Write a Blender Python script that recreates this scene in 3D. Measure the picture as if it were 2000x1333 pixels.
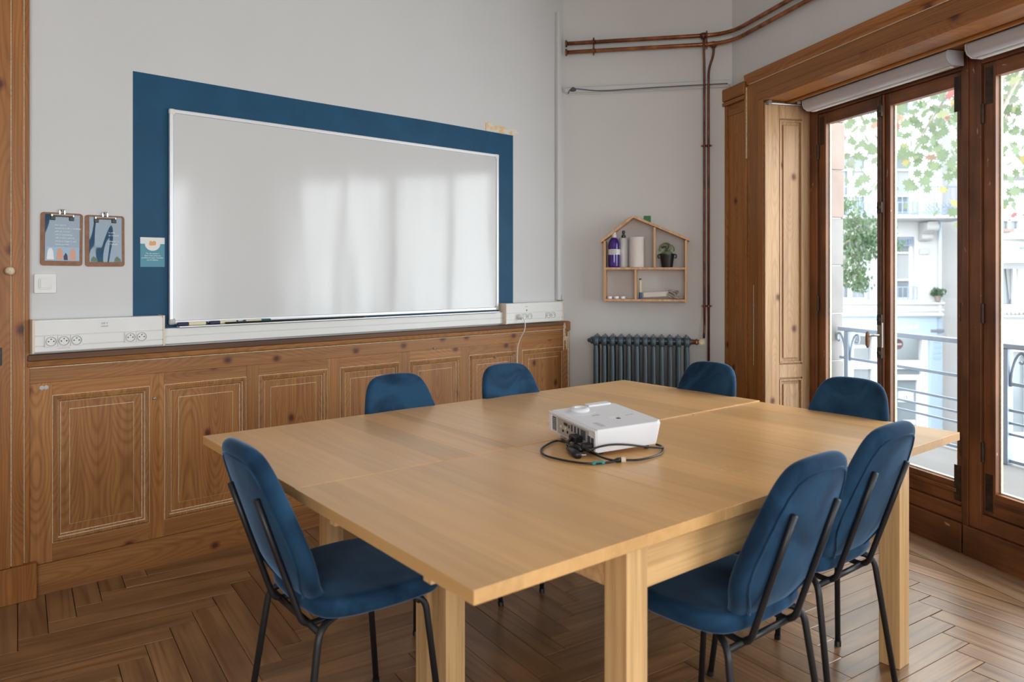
import bpy, bmesh, math, random
from mathutils import Matrix, Vector
random.seed(7)
for o in list(bpy.data.objects): bpy.data.objects.remove(o, do_unlink=True)
SC = bpy.context.scene
COL = SC.collection
R = math.radians

# ------------------------------------------------------------------ camera
cam = bpy.data.cameras.new('camera'); camo = bpy.data.objects.new('camera', cam); COL.objects.link(camo)
cam.sensor_width = 36; cam.lens = 1464/2000*36; cam.shift_y = -134.5/2000
camo.location = (0, 0, 1.33); camo.rotation_euler = (R(90), 0, 0)
cam.dof.use_dof = True; cam.dof.focus_distance = 3.4; cam.dof.aperture_fstop = 3.2
cam.clip_start = .05; cam.clip_end = 300
SC.camera = camo
# ------------------------------------------------------------------ sky: even overcast
W = bpy.data.worlds.new('overcast_sky'); SC.world = W; W.use_nodes = True
bg = W.node_tree.nodes['Background']; bg.inputs[0].default_value = (.93, .97, 1, 1); bg.inputs[1].default_value = 8.1
# ------------------------------------------------------------------ frames of the three walls (x right, y into the wall, z up, seen from the room)
def frame(o, d):
    d = Vector((d[0], d[1], 0)).normalized(); n = Vector((-d.y, d.x, 0))
    return Matrix(((d.x, n.x, 0, o[0]), (d.y, n.y, 0, o[1]), (0, 0, 1, 0), (0, 0, 0, 1)))
FL = frame((-1.956, 3.076), (.7396, .6730))     # whiteboard wall
FB = frame((.372, 5.194), (.981, -.194))        # radiator wall
FW = frame((1.462, 4.978), (.266, -.964))       # window wall
CH = 3.27                                       # ceiling height
# daylight portals in the window openings (they only guide the sampling of the sky)
def portal(name, M, w, h):
    l = bpy.data.lights.new(name, 'AREA'); l.shape = 'RECTANGLE'; l.size = w; l.size_y = h; l.cycles.is_portal = True
    o = bpy.data.objects.new(name, l); COL.objects.link(o); o.matrix_world = M
def inward(F, x, y, z): return F @ Matrix.Translation((x, y, z)) @ Matrix.Rotation(R(90), 4, 'X') @ Matrix.Rotation(R(180), 4, 'Y') @ Matrix.Rotation(0, 4, 'Z')
portal('window_portal', FW @ Matrix.Translation((1.63, .36, 1.26)) @ Matrix.Rotation(R(-90), 4, 'X'), 2.5, 2.1)
portal('window_portal', FW @ Matrix.Translation((5.55, .36, 1.25)) @ Matrix.Rotation(R(-90), 4, 'X'), 3.5, 2.35)
SC.view_settings.view_transform = 'Standard'; SC.view_settings.look = 'None'; SC.view_settings.gamma = 1
SC.view_settings.use_curve_mapping = False; SC.view_settings.exposure = 0.0
SC.cycles.use_denoising = True; SC.cycles.max_bounces = 12; SC.cycles.diffuse_bounces = 8; SC.cycles.transparent_max_bounces = 24
SC.cycles.sample_clamp_indirect = 8; SC.cycles.caustics_reflective = False; SC.cycles.caustics_refractive = False

# ------------------------------------------------------------------ mesh helpers
class MB:
    def __init__(s): s.v = []; s.f = []; s.m = []
    def face(s, idx, m=0): s.f.append(tuple(idx)); s.m.append(m)
    def add(s, pts, faces, m=0):
        b = len(s.v); s.v += [tuple(p) for p in pts]
        for q in faces: s.face([b+i for i in q], m)
        return s
    def box(s, x0, x1, y0, y1, z0, z1, m=0):
        p = [(x0,y0,z0),(x1,y0,z0),(x1,y1,z0),(x0,y1,z0),(x0,y0,z1),(x1,y0,z1),(x1,y1,z1),(x0,y1,z1)]
        return s.add(p, [(0,3,2,1),(4,5,6,7),(0,1,5,4),(1,2,6,5),(2,3,7,6),(3,0,4,7)], m)
    def obox(s, M, x0, x1, y0, y1, z0, z1, m=0):
        b = len(s.v); s.box(x0,x1,y0,y1,z0,z1,m)
        for i in range(b, len(s.v)): s.v[i] = tuple(M @ Vector(s.v[i]))
        return s
    def prism(s, poly, z0, z1, m=0, M=None):
        n = len(poly); pts = [(x,y,z0) for x,y in poly]+[(x,y,z1) for x,y in poly]
        if M: pts = [M @ Vector(p) for p in pts]
        return s.add(pts, [tuple(range(n-1,-1,-1)), tuple(range(n,2*n))]+[(i,(i+1)%n,n+(i+1)%n,n+i) for i in range(n)], m)
    def sweep_x(s, prof, x0, x1, m=0):      # profile in (y,z), run along x
        n = len(prof); pts = [(x0,y,z) for y,z in prof]+[(x1,y,z) for y,z in prof]
        return s.add(pts, [tuple(range(n-1,-1,-1)), tuple(range(n,2*n))]+[(i,(i+1)%n,n+(i+1)%n,n+i) for i in range(n)], m)
    def tube(s, path, r, n=8, m=0, cap=True):
        P = [Vector(p) for p in path]; rr = r if isinstance(r,(list,tuple)) else [r]*len(P)
        T = []
        for i in range(len(P)):
            a = P[max(i-1,0)]; b = P[min(i+1,len(P)-1)]; T.append((b-a).normalized())
        up = Vector((0,0,1)) if abs(T[0].z) < .9 else Vector((1,0,0))
        u = T[0].cross(up).normalized(); b0 = len(s.v)
        for i in range(len(P)):
            u = (u - T[i]*u.dot(T[i])).normalized(); w = T[i].cross(u)
            for k in range(n):
                a = 2*math.pi*k/n; s.v.append(tuple(P[i]+(u*math.cos(a)+w*math.sin(a))*rr[i]))
        for i in range(len(P)-1):
            for k in range(n):
                s.face((b0+i*n+k, b0+(i+1)*n+k, b0+(i+1)*n+(k+1)%n, b0+i*n+(k+1)%n), m)
        if cap:
            s.face([b0+k for k in range(n)], m); e = b0+(len(P)-1)*n; s.face([e+k for k in range(n-1,-1,-1)], m)
        return s
    def lathe(s, prof, n=20, c=(0,0,0), m=0, M=None):   # profile (r,z)
        b0 = len(s.v)
        for r,z in prof:
            for k in range(n):
                a = 2*math.pi*k/n; p = Vector((c[0]+r*math.cos(a), c[1]+r*math.sin(a), c[2]+z))
                s.v.append(tuple(M @ p if M else p))
        for i in range(len(prof)-1):
            for k in range(n): s.face((b0+i*n+k, b0+i*n+(k+1)%n, b0+(i+1)*n+(k+1)%n, b0+(i+1)*n+k), m)
        s.face([b0+k for k in range(n-1,-1,-1)], m); e = b0+(len(prof)-1)*n; s.face([e+k for k in range(n)], m)
        return s
    def grid_wall(s, x0, x1, z0, z1, holes, y0, y1, m=0):
        xs = sorted({x0,x1}|{h[0] for h in holes}|{h[1] for h in holes}); zs = sorted({z0,z1}|{h[2] for h in holes}|{h[3] for h in holes})
        for a,b in zip(xs,xs[1:]):
            run = None
            for c,d in zip(zs,zs[1:]):
                hole = any(h[0]-1e-6<=a and b<=h[1]+1e-6 and h[2]-1e-6<=c and d<=h[3]+1e-6 for h in holes)
                if hole:
                    if run: s.box(a,b,y0,y1,run[0],run[1],m); run = None
                else: run = (run[0] if run else c, d)
            if run: s.box(a,b,y0,y1,run[0],run[1],m)
        return s
def bez(pts, n=8):                      # smooth path through the points
    P = [Vector(p) for p in pts]; out = []
    for i in range(len(P)-1):
        p0 = P[max(i-1,0)]; p1 = P[i]; p2 = P[i+1]; p3 = P[min(i+2,len(P)-1)]
        for k in range(n):
            t = k/n; out.append(.5*((2*p1)+(p2-p0)*t+(2*p0-5*p1+4*p2-p3)*t*t+(3*p1-p0-3*p2+p3)*t**3))
    out.append(P[-1]); return out
def bend(pts, r, n=5):                  # polyline with rounded corners
    P = [Vector(p) for p in pts]; out = [P[0]]
    for a,b,c in zip(P,P[1:],P[2:]):
        d1 = (a-b); d2 = (c-b); q = min(r, d1.length*.49, d2.length*.49)
        s = b+d1.normalized()*q; e = b+d2.normalized()*q
        for k in range(n+1):
            t = k/n; out.append(s*(1-t)**2+b*2*t*(1-t)+e*t*t)
    out.append(P[-1]); return out
def obj(name, mb, mats, parent=None, M=None, bevel=0, smooth=False, sub=0, seg=2):
    me = bpy.data.meshes.new(name); me.from_pydata(mb.v, [], mb.f)
    if not isinstance(mats,(list,tuple)): mats = [mats]
    for m in mats: me.materials.append(m)
    if len(mats) > 1: me.polygons.foreach_set('material_index', mb.m)
    if smooth: me.polygons.foreach_set('use_smooth', [True]*len(mb.f))
    me.update()
    bm = bmesh.new(); bm.from_mesh(me); bmesh.ops.recalc_face_normals(bm, faces=bm.faces); bm.to_mesh(me); bm.free()
    o = bpy.data.objects.new(name, me); COL.objects.link(o)
    if parent: o.parent = parent
    if M is not None: o.matrix_local = M
    if bevel:
        b = o.modifiers.new('bevel','BEVEL'); b.width = bevel; b.segments = seg; b.limit_method = 'ANGLE'; b.angle_limit = R(40)
        if smooth is False and seg > 1:
            me.polygons.foreach_set('use_smooth', [True]*len(me.polygons)); 
            try: b.harden_normals = True
            except Exception: pass
    if sub:
        b = o.modifiers.new('smooth','SUBSURF'); b.levels = sub; b.render_levels = sub
    return o
def tag(o, label=None, cat=None, group=None, kind=None):
    if label: o['label'] = label
    if cat: o['category'] = cat
    if group: o['group'] = group
    if kind: o['kind'] = kind
    return o
def empty(name, M, label, cat, group=None, kind=None):
    o = bpy.data.objects.new(name, None); COL.objects.link(o); o.empty_display_size = .05
    o.matrix_world = M if isinstance(M, Matrix) else Matrix.Translation(M)
    return tag(o, label, cat, group, kind)
def dup(o, parent=None, M=None, label=None):
    c = o.copy(); COL.objects.link(c)
    if parent: c.parent = parent
    if M is not None: c.matrix_local = M
    if label: c['label'] = label
    for ch in list(o.children): dup(ch, c)
    return c
T = Matrix.Translation
XZ = Matrix(((1,0,0,0),(0,0,1,0),(0,1,0,0),(0,0,0,1)))     # prism's z becomes y
def RZ(a): return Matrix.Rotation(R(a),4,'Z')
def RX(a): return Matrix.Rotation(R(a),4,'X')
def RY(a): return Matrix.Rotation(R(a),4,'Y')
def text(name, s, size, mat, parent, M, align='LEFT', ext=.0004, sx=1):
    c = bpy.data.curves.new(name,'FONT'); c.body = s; c.size = size; c.extrude = ext; c.align_x = align; c.resolution_u = 3
    t = bpy.data.objects.new(name, c); COL.objects.link(t)
    dg = bpy.context.evaluated_depsgraph_get(); me = bpy.data.meshes.new_from_object(t.evaluated_get(dg))
    bpy.data.objects.remove(t); o = bpy.data.objects.new(name, me); COL.objects.link(o)
    me.materials.clear(); me.materials.append(mat)
    if parent: o.parent = parent
    o.matrix_local = M @ RX(90) @ Matrix.Diagonal((sx,1,1,1)); return o

# ------------------------------------------------------------------ materials
def newmat(name):
    m = bpy.data.materials.new(name); m.use_nodes = True; nt = m.node_tree
    return m, nt, nt.nodes['Principled BSDF']
def N(nt, t, **kw):
    n = nt.nodes.new(t)
    for k,v in kw.items(): setattr(n,k,v)
    return n
def ramp(nt, stops):
    r = N(nt,'ShaderNodeValToRGB'); e = r.color_ramp.elements
    while len(e) < len(stops): e.new(.5)
    for q,(p,c) in zip(e,stops): q.position = p; q.color = (*c,1) if len(c)==3 else c
    return r
def math_(nt, op, a, b=None):
    n = N(nt,'ShaderNodeMath',operation=op)
    for i,x in enumerate((a,b)):
        if x is None: continue
        if isinstance(x,(int,float)): n.inputs[i].default_value = x
        else: nt.links.new(x, n.inputs[i])
    return n.outputs[0]
def mixc(nt, fac, a, b, mode='MIX'):
    n = N(nt,'ShaderNodeMix',data_type='RGBA',blend_type=mode)
    for i,x in ((0,fac),(6,a),(7,b)):
        if isinstance(x,(int,float)): n.inputs[i].default_value = x
        elif isinstance(x,tuple): n.inputs[i].default_value = (*x,1)
        else: nt.links.new(x,n.inputs[i])
    return n.outputs[2]
def coords(nt, scale=(1,1,1), rnd=0):
    tc = N(nt,'ShaderNodeTexCoord'); v = tc.outputs['Object']
    if rnd:
        oi = N(nt,'ShaderNodeObjectInfo'); k = math_(nt,'MULTIPLY',oi.outputs['Random'],rnd)
        c = N(nt,'ShaderNodeCombineXYZ')
        for i in range(3): nt.links.new(k,c.inputs[i])
        a = N(nt,'ShaderNodeVectorMath',operation='ADD'); nt.links.new(v,a.inputs[0]); nt.links.new(c.outputs[0],a.inputs[1]); v = a.outputs[0]
    m = N(nt,'ShaderNodeMapping'); m.inputs['Scale'].default_value = scale; nt.links.new(v,m.inputs[0]); return m.outputs[0]
def noise(nt, v, scale, detail=3, dist=0, rough=.5):
    n = N(nt,'ShaderNodeTexNoise'); n.inputs['Scale'].default_value = scale; n.inputs['Detail'].default_value = detail
    n.inputs['Distortion'].default_value = dist; n.inputs['Roughness'].default_value = rough
    nt.links.new(v,n.inputs['Vector']); return n.outputs['Fac']
def plain(name, c, rough=.5, metal=0, spec=.5, var=0, vs=8, bump=0, bs=60, coat=0):
    m,nt,p = newmat(name); p.inputs['Base Color'].default_value = (*c,1); p.inputs['Roughness'].default_value = rough
    p.inputs['Metallic'].default_value = metal; p.inputs['Specular IOR Level'].default_value = spec; p.inputs['Coat Weight'].default_value = coat
    v = coords(nt)
    if var:
        f = noise(nt,v,vs,4)
        r = ramp(nt,[(.3,tuple(x*(1-var) for x in c)),(.7,tuple(min(1,x*(1+var)) for x in c))]); nt.links.new(f,r.inputs[0]); nt.links.new(r.outputs[0],p.inputs['Base Color'])
    if bump:
        b = N(nt,'ShaderNodeBump'); b.inputs['Strength'].default_value = bump; b.inputs['Distance'].default_value = .002
        nt.links.new(noise(nt,v,bs,3),b.inputs['Height']); nt.links.new(b.outputs[0],p.inputs['Normal'])
    return m
def wood(name, axis, dark, mid, light, rough=.45, rings=9, knots=.0, fine=60, rnd=40, objvar=.12, ringamt=.5, stain=0, chips=0, spec=.5, board=0, across=None):
    ac = across or ('x' if axis == 'z' else 'z')
    m,nt,p = newmat(name); p.inputs['Specular IOR Level'].default_value = spec
    sc = [1,1,1]; sc['xyz'.index(axis)] = .075
    v = coords(nt,tuple(sc),rnd)
    low = noise(nt,v,3.2,2,.15)
    ring = math_(nt,'SINE',math_(nt,'MULTIPLY',low,rings*6.283)); ring = math_(nt,'MULTIPLY',math_(nt,'ADD',ring,1),.5)
    if board:
        sx = N(nt,'ShaderNodeSeparateXYZ'); nt.links.new(coords(nt,(1,1,1),rnd),sx.inputs[0])
        a_ = sx.outputs['xyz'.index(ac)]; l_ = sx.outputs['xyz'.index(axis)]
        bid = math_(nt,'FLOOR',math_(nt,'MULTIPLY',a_,1/board)); off = math_(nt,'SUBTRACT',a_,math_(nt,'MULTIPLY',math_(nt,'ADD',bid,.5),board))
        cv = N(nt,'ShaderNodeCombineXYZ'); nt.links.new(math_(nt,'MULTIPLY',bid,7.31),cv.inputs[0]); nt.links.new(l_,cv.inputs[1])
        dep = math_(nt,'MULTIPLY',math_(nt,'SUBTRACT',noise(nt,cv.outputs[0],1.15,1),.36),.30)
        rad = math_(nt,'SQRT',math_(nt,'ADD',math_(nt,'MULTIPLY',off,off),math_(nt,'MULTIPLY',dep,dep)))
        rad = math_(nt,'ADD',rad,math_(nt,'MULTIPLY',noise(nt,coords(nt,tuple(sc),rnd),12,2),.012))
        ring = math_(nt,'MULTIPLY',math_(nt,'ADD',math_(nt,'SINE',math_(nt,'MULTIPLY',rad,6.283/.0085)),1),.5)
        ring = math_(nt,'POWER',ring,2.2)
    else: ring = math_(nt,'POWER',ring,4)
    sf = [1,1,1]; sf['xyz'.index(axis)] = .03
    vf = coords(nt,tuple(sf),rnd); fin = noise(nt,vf,fine,4,.1,.6)
    wide = noise(nt,coords(nt,tuple(sc),rnd),9,2)
    r = ramp(nt,[(.25,mid),(.75,light)]); nt.links.new(wide,r.inputs[0])
    c = mixc(nt,math_(nt,'MULTIPLY',ring,ringamt),r.outputs[0],dark)
    r2 = ramp(nt,[(.36,(.55,.48,.42)),(.58,(1,1,1))]); nt.links.new(fin,r2.inputs[0])
    c = mixc(nt,.55,c,r2.outputs[0],'MULTIPLY')
    if knots:
        sx2 = N(nt,'ShaderNodeSeparateXYZ'); nt.links.new(coords(nt,(1,1,1),rnd),sx2.inputs[0]); cv2 = N(nt,'ShaderNodeCombineXYZ')
        nt.links.new(sx2.outputs['xyz'.index(ac)],cv2.inputs[0]); nt.links.new(math_(nt,'MULTIPLY',sx2.outputs['xyz'.index(axis)],.75),cv2.inputs[1])
        vo = N(nt,'ShaderNodeTexVoronoi',voronoi_dimensions='2D'); vo.inputs['Scale'].default_value = knots; nt.links.new(cv2.outputs[0],vo.inputs['Vector'])
        sc2 = N(nt,'ShaderNodeSeparateColor'); nt.links.new(vo.outputs['Color'],sc2.inputs[0])
        kd = math_(nt,'ADD',vo.outputs['Distance'],math_(nt,'MULTIPLY',math_(nt,'GREATER_THAN',sc2.outputs[0],.5),9)); kd = math_(nt,'ADD',kd,math_(nt,'MULTIPLY',noise(nt,coords(nt),70,2),.03))
        rk = ramp(nt,[(.045,(.13,.05,.03)),(.065,(.40,.22,.14)),(.085,(.72,.55,.45)),(.13,(1,1,1))]); nt.links.new(kd,rk.inputs[0])
        c = mixc(nt,.9,c,rk.outputs[0],'MULTIPLY')
    if stain:
        rs = ramp(nt,[(.40,(1,1,1)),(.62,(1-stain,)*3)]); nt.links.new(noise(nt,coords(nt,(1,1,1),rnd),3.0,4),rs.inputs[0]); c = mixc(nt,1,c,rs.outputs[0],'MULTIPLY')
    if chips:
        rc = ramp(nt,[(.70,(0,0,0)),(.735,(1,1,1))]); sq = [1,1,1]; sq['xyz'.index(axis)] = .3; nt.links.new(noise(nt,coords(nt,tuple(sq),rnd),38,3,.3),rc.inputs[0]); c = mixc(nt,math_(nt,'MULTIPLY',rc.outputs[0],chips),c,(.50,.40,.29))
    if objvar:
        oi = N(nt,'ShaderNodeObjectInfo'); h = N(nt,'ShaderNodeHueSaturation')
        k = math_(nt,'ADD',math_(nt,'MULTIPLY',oi.outputs['Random'],2*objvar),1-objvar); nt.links.new(k,h.inputs['Value']); nt.links.new(c,h.inputs['Color']); c = h.outputs[0]
    nt.links.new(c,p.inputs['Base Color'])
    rr = N(nt,'ShaderNodeMapRange'); rr.inputs[3].default_value = rough-.08; rr.inputs[4].default_value = rough+.12; nt.links.new(fin,rr.inputs[0]); nt.links.new(rr.outputs[0],p.inputs['Roughness'])
    b = N(nt,'ShaderNodeBump'); b.inputs['Strength'].default_value = .25; b.inputs['Distance'].default_value = .0015; nt.links.new(fin,b.inputs['Height']); nt.links.new(b.outputs[0],p.inputs['Normal'])
    return m
PD,PM,PL = (.17,.046,.008),(.325,.130,.031),(.42,.192,.052)
pine_z = wood('pine_upright','z',PD,PM,PL,.5,knots=4.6,ringamt=.40,board=.125)
pine_x = wood('pine_level','x',PD,PM,PL,.5,knots=4.6,ringamt=.32,board=.11)
pine_dark = wood('pine_worn_dark','x',(.06,.022,.008),(.14,.06,.022),(.2,.09,.035),.6,knots=0)
CD,CM,CL = (.14,.040,.006),(.30,.108,.02),(.41,.165,.034)
cas_z = wood('casing_pine_upright','z',CD,CM,CL,.42,knots=4.2,ringamt=.34,board=.12)
cas_x = wood('casing_pine_level','x',CD,CM,CL,.42,knots=3,ringamt=.34,board=.12)
shut_z = wood('shutter_pine','z',(.36,.18,.075),(.50,.29,.14),(.58,.37,.2),.5,knots=4.4,ringamt=.3,board=.10,across='y')
FD,FM,FLt = (.075,.022,.007),(.19,.064,.020),(.27,.10,.034)
fra_z = wood('window_pine_upright','z',FD,FM,FLt,.4,knots=0,stain=.45,ringamt=.3,chips=.8)
fra_x = wood('window_pine_level','x',FD,FM,FLt,.4,knots=0,stain=.55,ringamt=.3,chips=.7)
oak_x = wood('oak_plank','x',(.115,.048,.016),(.27,.135,.055),(.38,.215,.10),.30,rings=14,ringamt=.45,fine=75,objvar=.24,stain=.25,spec=1.0)
oak_edge = wood('oak_threshold','x',(.13,.06,.03),(.29,.165,.085),(.36,.22,.12),.42,rings=6,ringamt=.3)
white_wood = wood('shelf_pine','z',(.55,.27,.12),(.66,.38,.2),(.72,.45,.26),.55,ringamt=.3,objvar=.05)
filler = plain('old_white_filler',(.66,.55,.38),.8,var=.25,vs=90)
birch_leg = wood('birch_upright','z',(.68,.40,.165),(.75,.465,.21),(.79,.51,.24),.35,rings=4,ringamt=.07,objvar=.03,fine=50)
birch_rail = wood('birch_level','x',(.68,.395,.16),(.75,.46,.205),(.79,.505,.235),.35,rings=4,ringamt=.07,objvar=.03,fine=50)
def birch_top():
    m,nt,p = newmat('birch_veneer'); v = coords(nt,(1,.05,1),20); f = noise(nt,v,45,4,.1)
    r = ramp(nt,[(.3,(.63,.35,.135)),(.7,(.70,.415,.172))]); nt.links.new(f,r.inputs[0])
    tc = N(nt,'ShaderNodeTexCoord'); s = N(nt,'ShaderNodeSeparateXYZ'); nt.links.new(tc.outputs['Object'],s.inputs[0])
    oi = N(nt,'ShaderNodeObjectInfo')
    k = math_(nt,'FLOOR',math_(nt,'MULTIPLY',s.outputs[0],8.3)); k = math_(nt,'ADD',k,math_(nt,'MULTIPLY',oi.outputs['Random'],91))
    wn = N(nt,'ShaderNodeTexWhiteNoise',noise_dimensions='1D'); nt.links.new(k,wn.inputs['W'])
    h = N(nt,'ShaderNodeHueSaturation'); nt.links.new(math_(nt,'ADD',math_(nt,'MULTIPLY',wn.outputs['Value'],.22),.885),h.inputs['Value']); nt.links.new(r.outputs[0],h.inputs['Color'])
    nt.links.new(h.outputs[0],p.inputs['Base Color']); p.inputs['Roughness'].default_value = .3; p.inputs['Specular IOR Level'].default_value = .45
    rr = N(nt,'ShaderNodeMapRange'); rr.inputs[3].default_value = .24; rr.inputs[4].default_value = .36; nt.links.new(noise(nt,coords(nt),5,4),rr.inputs[0]); nt.links.new(rr.outputs[0],p.inputs['Roughness'])
    return m
birch = birch_top()
def velvet_mat():
    m,nt,p = newmat('blue_velvet'); v = coords(nt,(1,1,1),13)
    f = noise(nt,v,6,5,1.1); r = ramp(nt,[(.34,(.004,.020,.048)),(.66,(.017,.064,.132))]); nt.links.new(f,r.inputs[0]); nt.links.new(r.outputs[0],p.inputs['Base Color'])
    p.inputs['Roughness'].default_value = .85; p.inputs['Sheen Weight'].default_value = .5; p.inputs['Sheen Roughness'].default_value = .35
    p.inputs['Sheen Tint'].default_value = (.36,.58,.88,1); p.inputs['Specular IOR Level'].default_value = .2
    b = N(nt,'ShaderNodeBump'); b.inputs['Strength'].default_value = .15; b.inputs['Distance'].default_value = .002; nt.links.new(noise(nt,v,40,3),b.inputs['Height']); nt.links.new(b.outputs[0],p.inputs['Normal'])
    return m
velvet = velvet_mat()
black_metal = plain('black_powder_coat',(.012,.012,.014),.42)
wall_paint = plain('white_wall_paint',(.61,.613,.612),.75,var=.02,vs=2,bump=.12,bs=25)
wall_warm = plain('warm_white_wall_paint',(.65,.638,.62),.75,var=.02,vs=2,bump=.12,bs=25)
ceil_paint = plain('ceiling_paint',(.74,.74,.73),.8)
def blue_paint():
    m,nt,p = newmat('blue_wall_paint'); v = coords(nt)
    f = noise(nt,v,5,5,.8); r = ramp(nt,[(.3,(.003,.056,.125)),(.7,(.005,.072,.15))]); nt.links.new(f,r.inputs[0]); nt.links.new(r.outputs[0],p.inputs['Base Color'])
    p.inputs['Roughness'].default_value = .5; p.inputs['Specular IOR Level'].default_value = .3
    b = N(nt,'ShaderNodeBump'); b.inputs['Strength'].default_value = .35; b.inputs['Distance'].default_value = .003; nt.links.new(noise(nt,v,9,4,1.2),b.inputs['Height']); nt.links.new(b.outputs[0],p.inputs['Normal']); return m
blue = blue_paint()
def board_mat():
    m,nt,p = newmat('enamel_board'); p.inputs['Base Color'].default_value = (.61,.615,.615,1); p.inputs['Roughness'].default_value = .1; p.inputs['Specular IOR Level'].default_value = .55
    v = coords(nt,(1.6,1,.25)); b = N(nt,'ShaderNodeBump'); b.inputs['Strength'].default_value = .3; b.inputs['Distance'].default_value = .02
    nt.links.new(noise(nt,v,2.2,1),b.inputs['Height']); nt.links.new(b.outputs[0],p.inputs['Normal'])
    rr = N(nt,'ShaderNodeMapRange'); rr.inputs[3].default_value = .07; rr.inputs[4].default_value = .17; nt.links.new(noise(nt,coords(nt,(1,1,.4)),6,4),rr.inputs[0]); nt.links.new(rr.outputs[0],p.inputs['Roughness'])
    return m
enamel = board_mat()
alu = plain('pale_aluminium',(.72,.73,.75),.35,.35)
grey_plastic = plain('grey_plastic',(.45,.45,.44),.5)
white_plastic = plain('white_plastic',(.72,.72,.70),.38,var=.02)
cream_plastic = plain('cream_plastic',(.70,.60,.46),.45)
white_proj = plain('white_projector_shell',(.78,.79,.82),.4)
black_plastic = plain('black_plastic',(.012,.012,.013),.35)
dark_grey = plain('dark_grey_mesh',(.08,.08,.085),.5)
chrome = plain('chrome',(.8,.8,.8),.18,1)
bronze = plain('dark_bronze',(.05,.032,.022),.5,.4,var=.5,vs=30)
bronze_wood = plain('dark_turned_wood',(.20,.10,.045),.5,var=.2,vs=40)
steel = plain('dull_steel',(.35,.33,.31),.4,.9)
copper = plain('tarnished_copper',(.34,.13,.055),.36,.75,var=.45,vs=14)
copper_dark = plain('dark_copper',(.16,.06,.035),.42,.7,var=.4,vs=14)
rad_paint = plain('grey_blue_radiator_paint',(.050,.076,.092),.33,var=.12,vs=12)
brown_board = plain('hardboard',(.26,.13,.075),.7,var=.15,vs=60)
green = plain('green_paint',(.02,.15,.03),.5)
violet = plain('violet_bottle',(.045,.008,.20),.12,coat=.5)
paper = plain('white_paper',(.75,.75,.74),.7)
yellow_pl = plain('marker_cream',(.72,.65,.44),.45)
navy_pl = plain('marker_navy',(.015,.018,.06),.4)
teal_pl = plain('marker_green',(.006,.10,.085),.4)
blue_pl = plain('marker_blue',(.012,.07,.22),.4)
soil = plain('potting_soil',(.05,.035,.02),.9)
leafgreen = plain('succulent_green',(.16,.22,.07),.5,var=.3,vs=40)
darkleaf = plain('succulent_dark',(.03,.055,.03),.5)
blindgrey = plain('blind_cassette_grey',(.50,.49,.51),.45)
gap_dark = plain('dark_gap',(.012,.009,.007),.9)
teal_tape = plain('teal_tape',(.03,.28,.28),.5)
rope_grey = plain('grey_cord',(.40,.36,.32),.8,var=.2,vs=80)
def glass_mat(name, tint, fac):
    m,nt,p = newmat(name); nt.nodes.remove(p); out = nt.nodes['Material Output']
    t = N(nt,'ShaderNodeBsdfTransparent'); t.inputs[0].default_value = (*tint,1); g = N(nt,'ShaderNodeBsdfGlossy'); g.inputs['Roughness'].default_value = .02
    lw = N(nt,'ShaderNodeLayerWeight'); lw.inputs[0].default_value = .5; fr = math_(nt,'ADD',math_(nt,'MULTIPLY',math_(nt,'POWER',lw.outputs['Facing'],5),.55),.035); mx = N(nt,'ShaderNodeMixShader')
    nt.links.new(math_(nt,'MULTIPLY',fr,fac),mx.inputs[0]); nt.links.new(t.outputs[0],mx.inputs[1]); nt.links.new(g.outputs[0],mx.inputs[2]); nt.links.new(mx.outputs[0],out.inputs[0]); return m
glass = glass_mat('window_glass',(.97,.985,.985),1.0)

# ================================================================== STRUCTURE
C1,C2 = Vector((.372,5.194)),Vector((1.462,4.978))
We = (FW @ Vector((7.5,0,0))).to_2d(); Le = (FL @ Vector((-4.0,0,0))).to_2d(); R2 = Vector((-3.7,-2.9))
def nd(k, o, label, cat='room part'): return tag(o, label, cat, kind='structure')
# floor ---------------------------------------------------------------
ex = (FW @ Vector((-.2,.3,0))).to_2d(); ex2 = (FW @ Vector((7.5,.3,0))).to_2d()
oC1 = (FL @ Vector((3.2,.19,0))).to_2d(); oLe = (FL @ Vector((-4.15,.19,0))).to_2d()
fm = MB().prism([tuple(p) for p in (R2+Vector((0,-.15)),ex2+Vector((0,-.1)),ex,C2+Vector((.05,.18)),oC1,oLe)], -.08,-.021)
floor = nd(0,obj('floor',fm,gap_dark),'old oak herringbone parquet floor with planks of varied tone','floor')  # planks share one oak material, tone varied at random
def clip(poly, a, b):               # keep the left side of a->b
    out = []; n = len(poly)
    def s(p): return (b[0]-a[0])*(p[1]-a[1])-(b[1]-a[1])*(p[0]-a[0])
    for i in range(n):
        p,q = poly[i],poly[(i+1)%n]; sp,sq = s(p),s(q)
        if sp >= 0: out.append(p)
        if sp*sq < 0: t = sp/(sp-sq); out.append((p[0]+(q[0]-p[0])*t,p[1]+(q[1]-p[1])*t))
    return out
e1 = (FW @ Vector((0,.05,0))).to_2d(); e2 = (FW @ Vector((7.5,.05,0))).to_2d()
l1 = (FL @ Vector((-4.1,.03,0))).to_2d(); l2 = (FL @ Vector((3.16,.03,0))).to_2d()
room = [tuple(p) for p in (R2,e2,e1,l2,l1)]
pw = .095; pn = 7; pL = pw*pn; O0 = Vector((-1.1506,3.125)); d1 = Vector((.55,-.835)).normalized(); d2 = Vector((d1.y,-d1.x))*1.0
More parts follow.
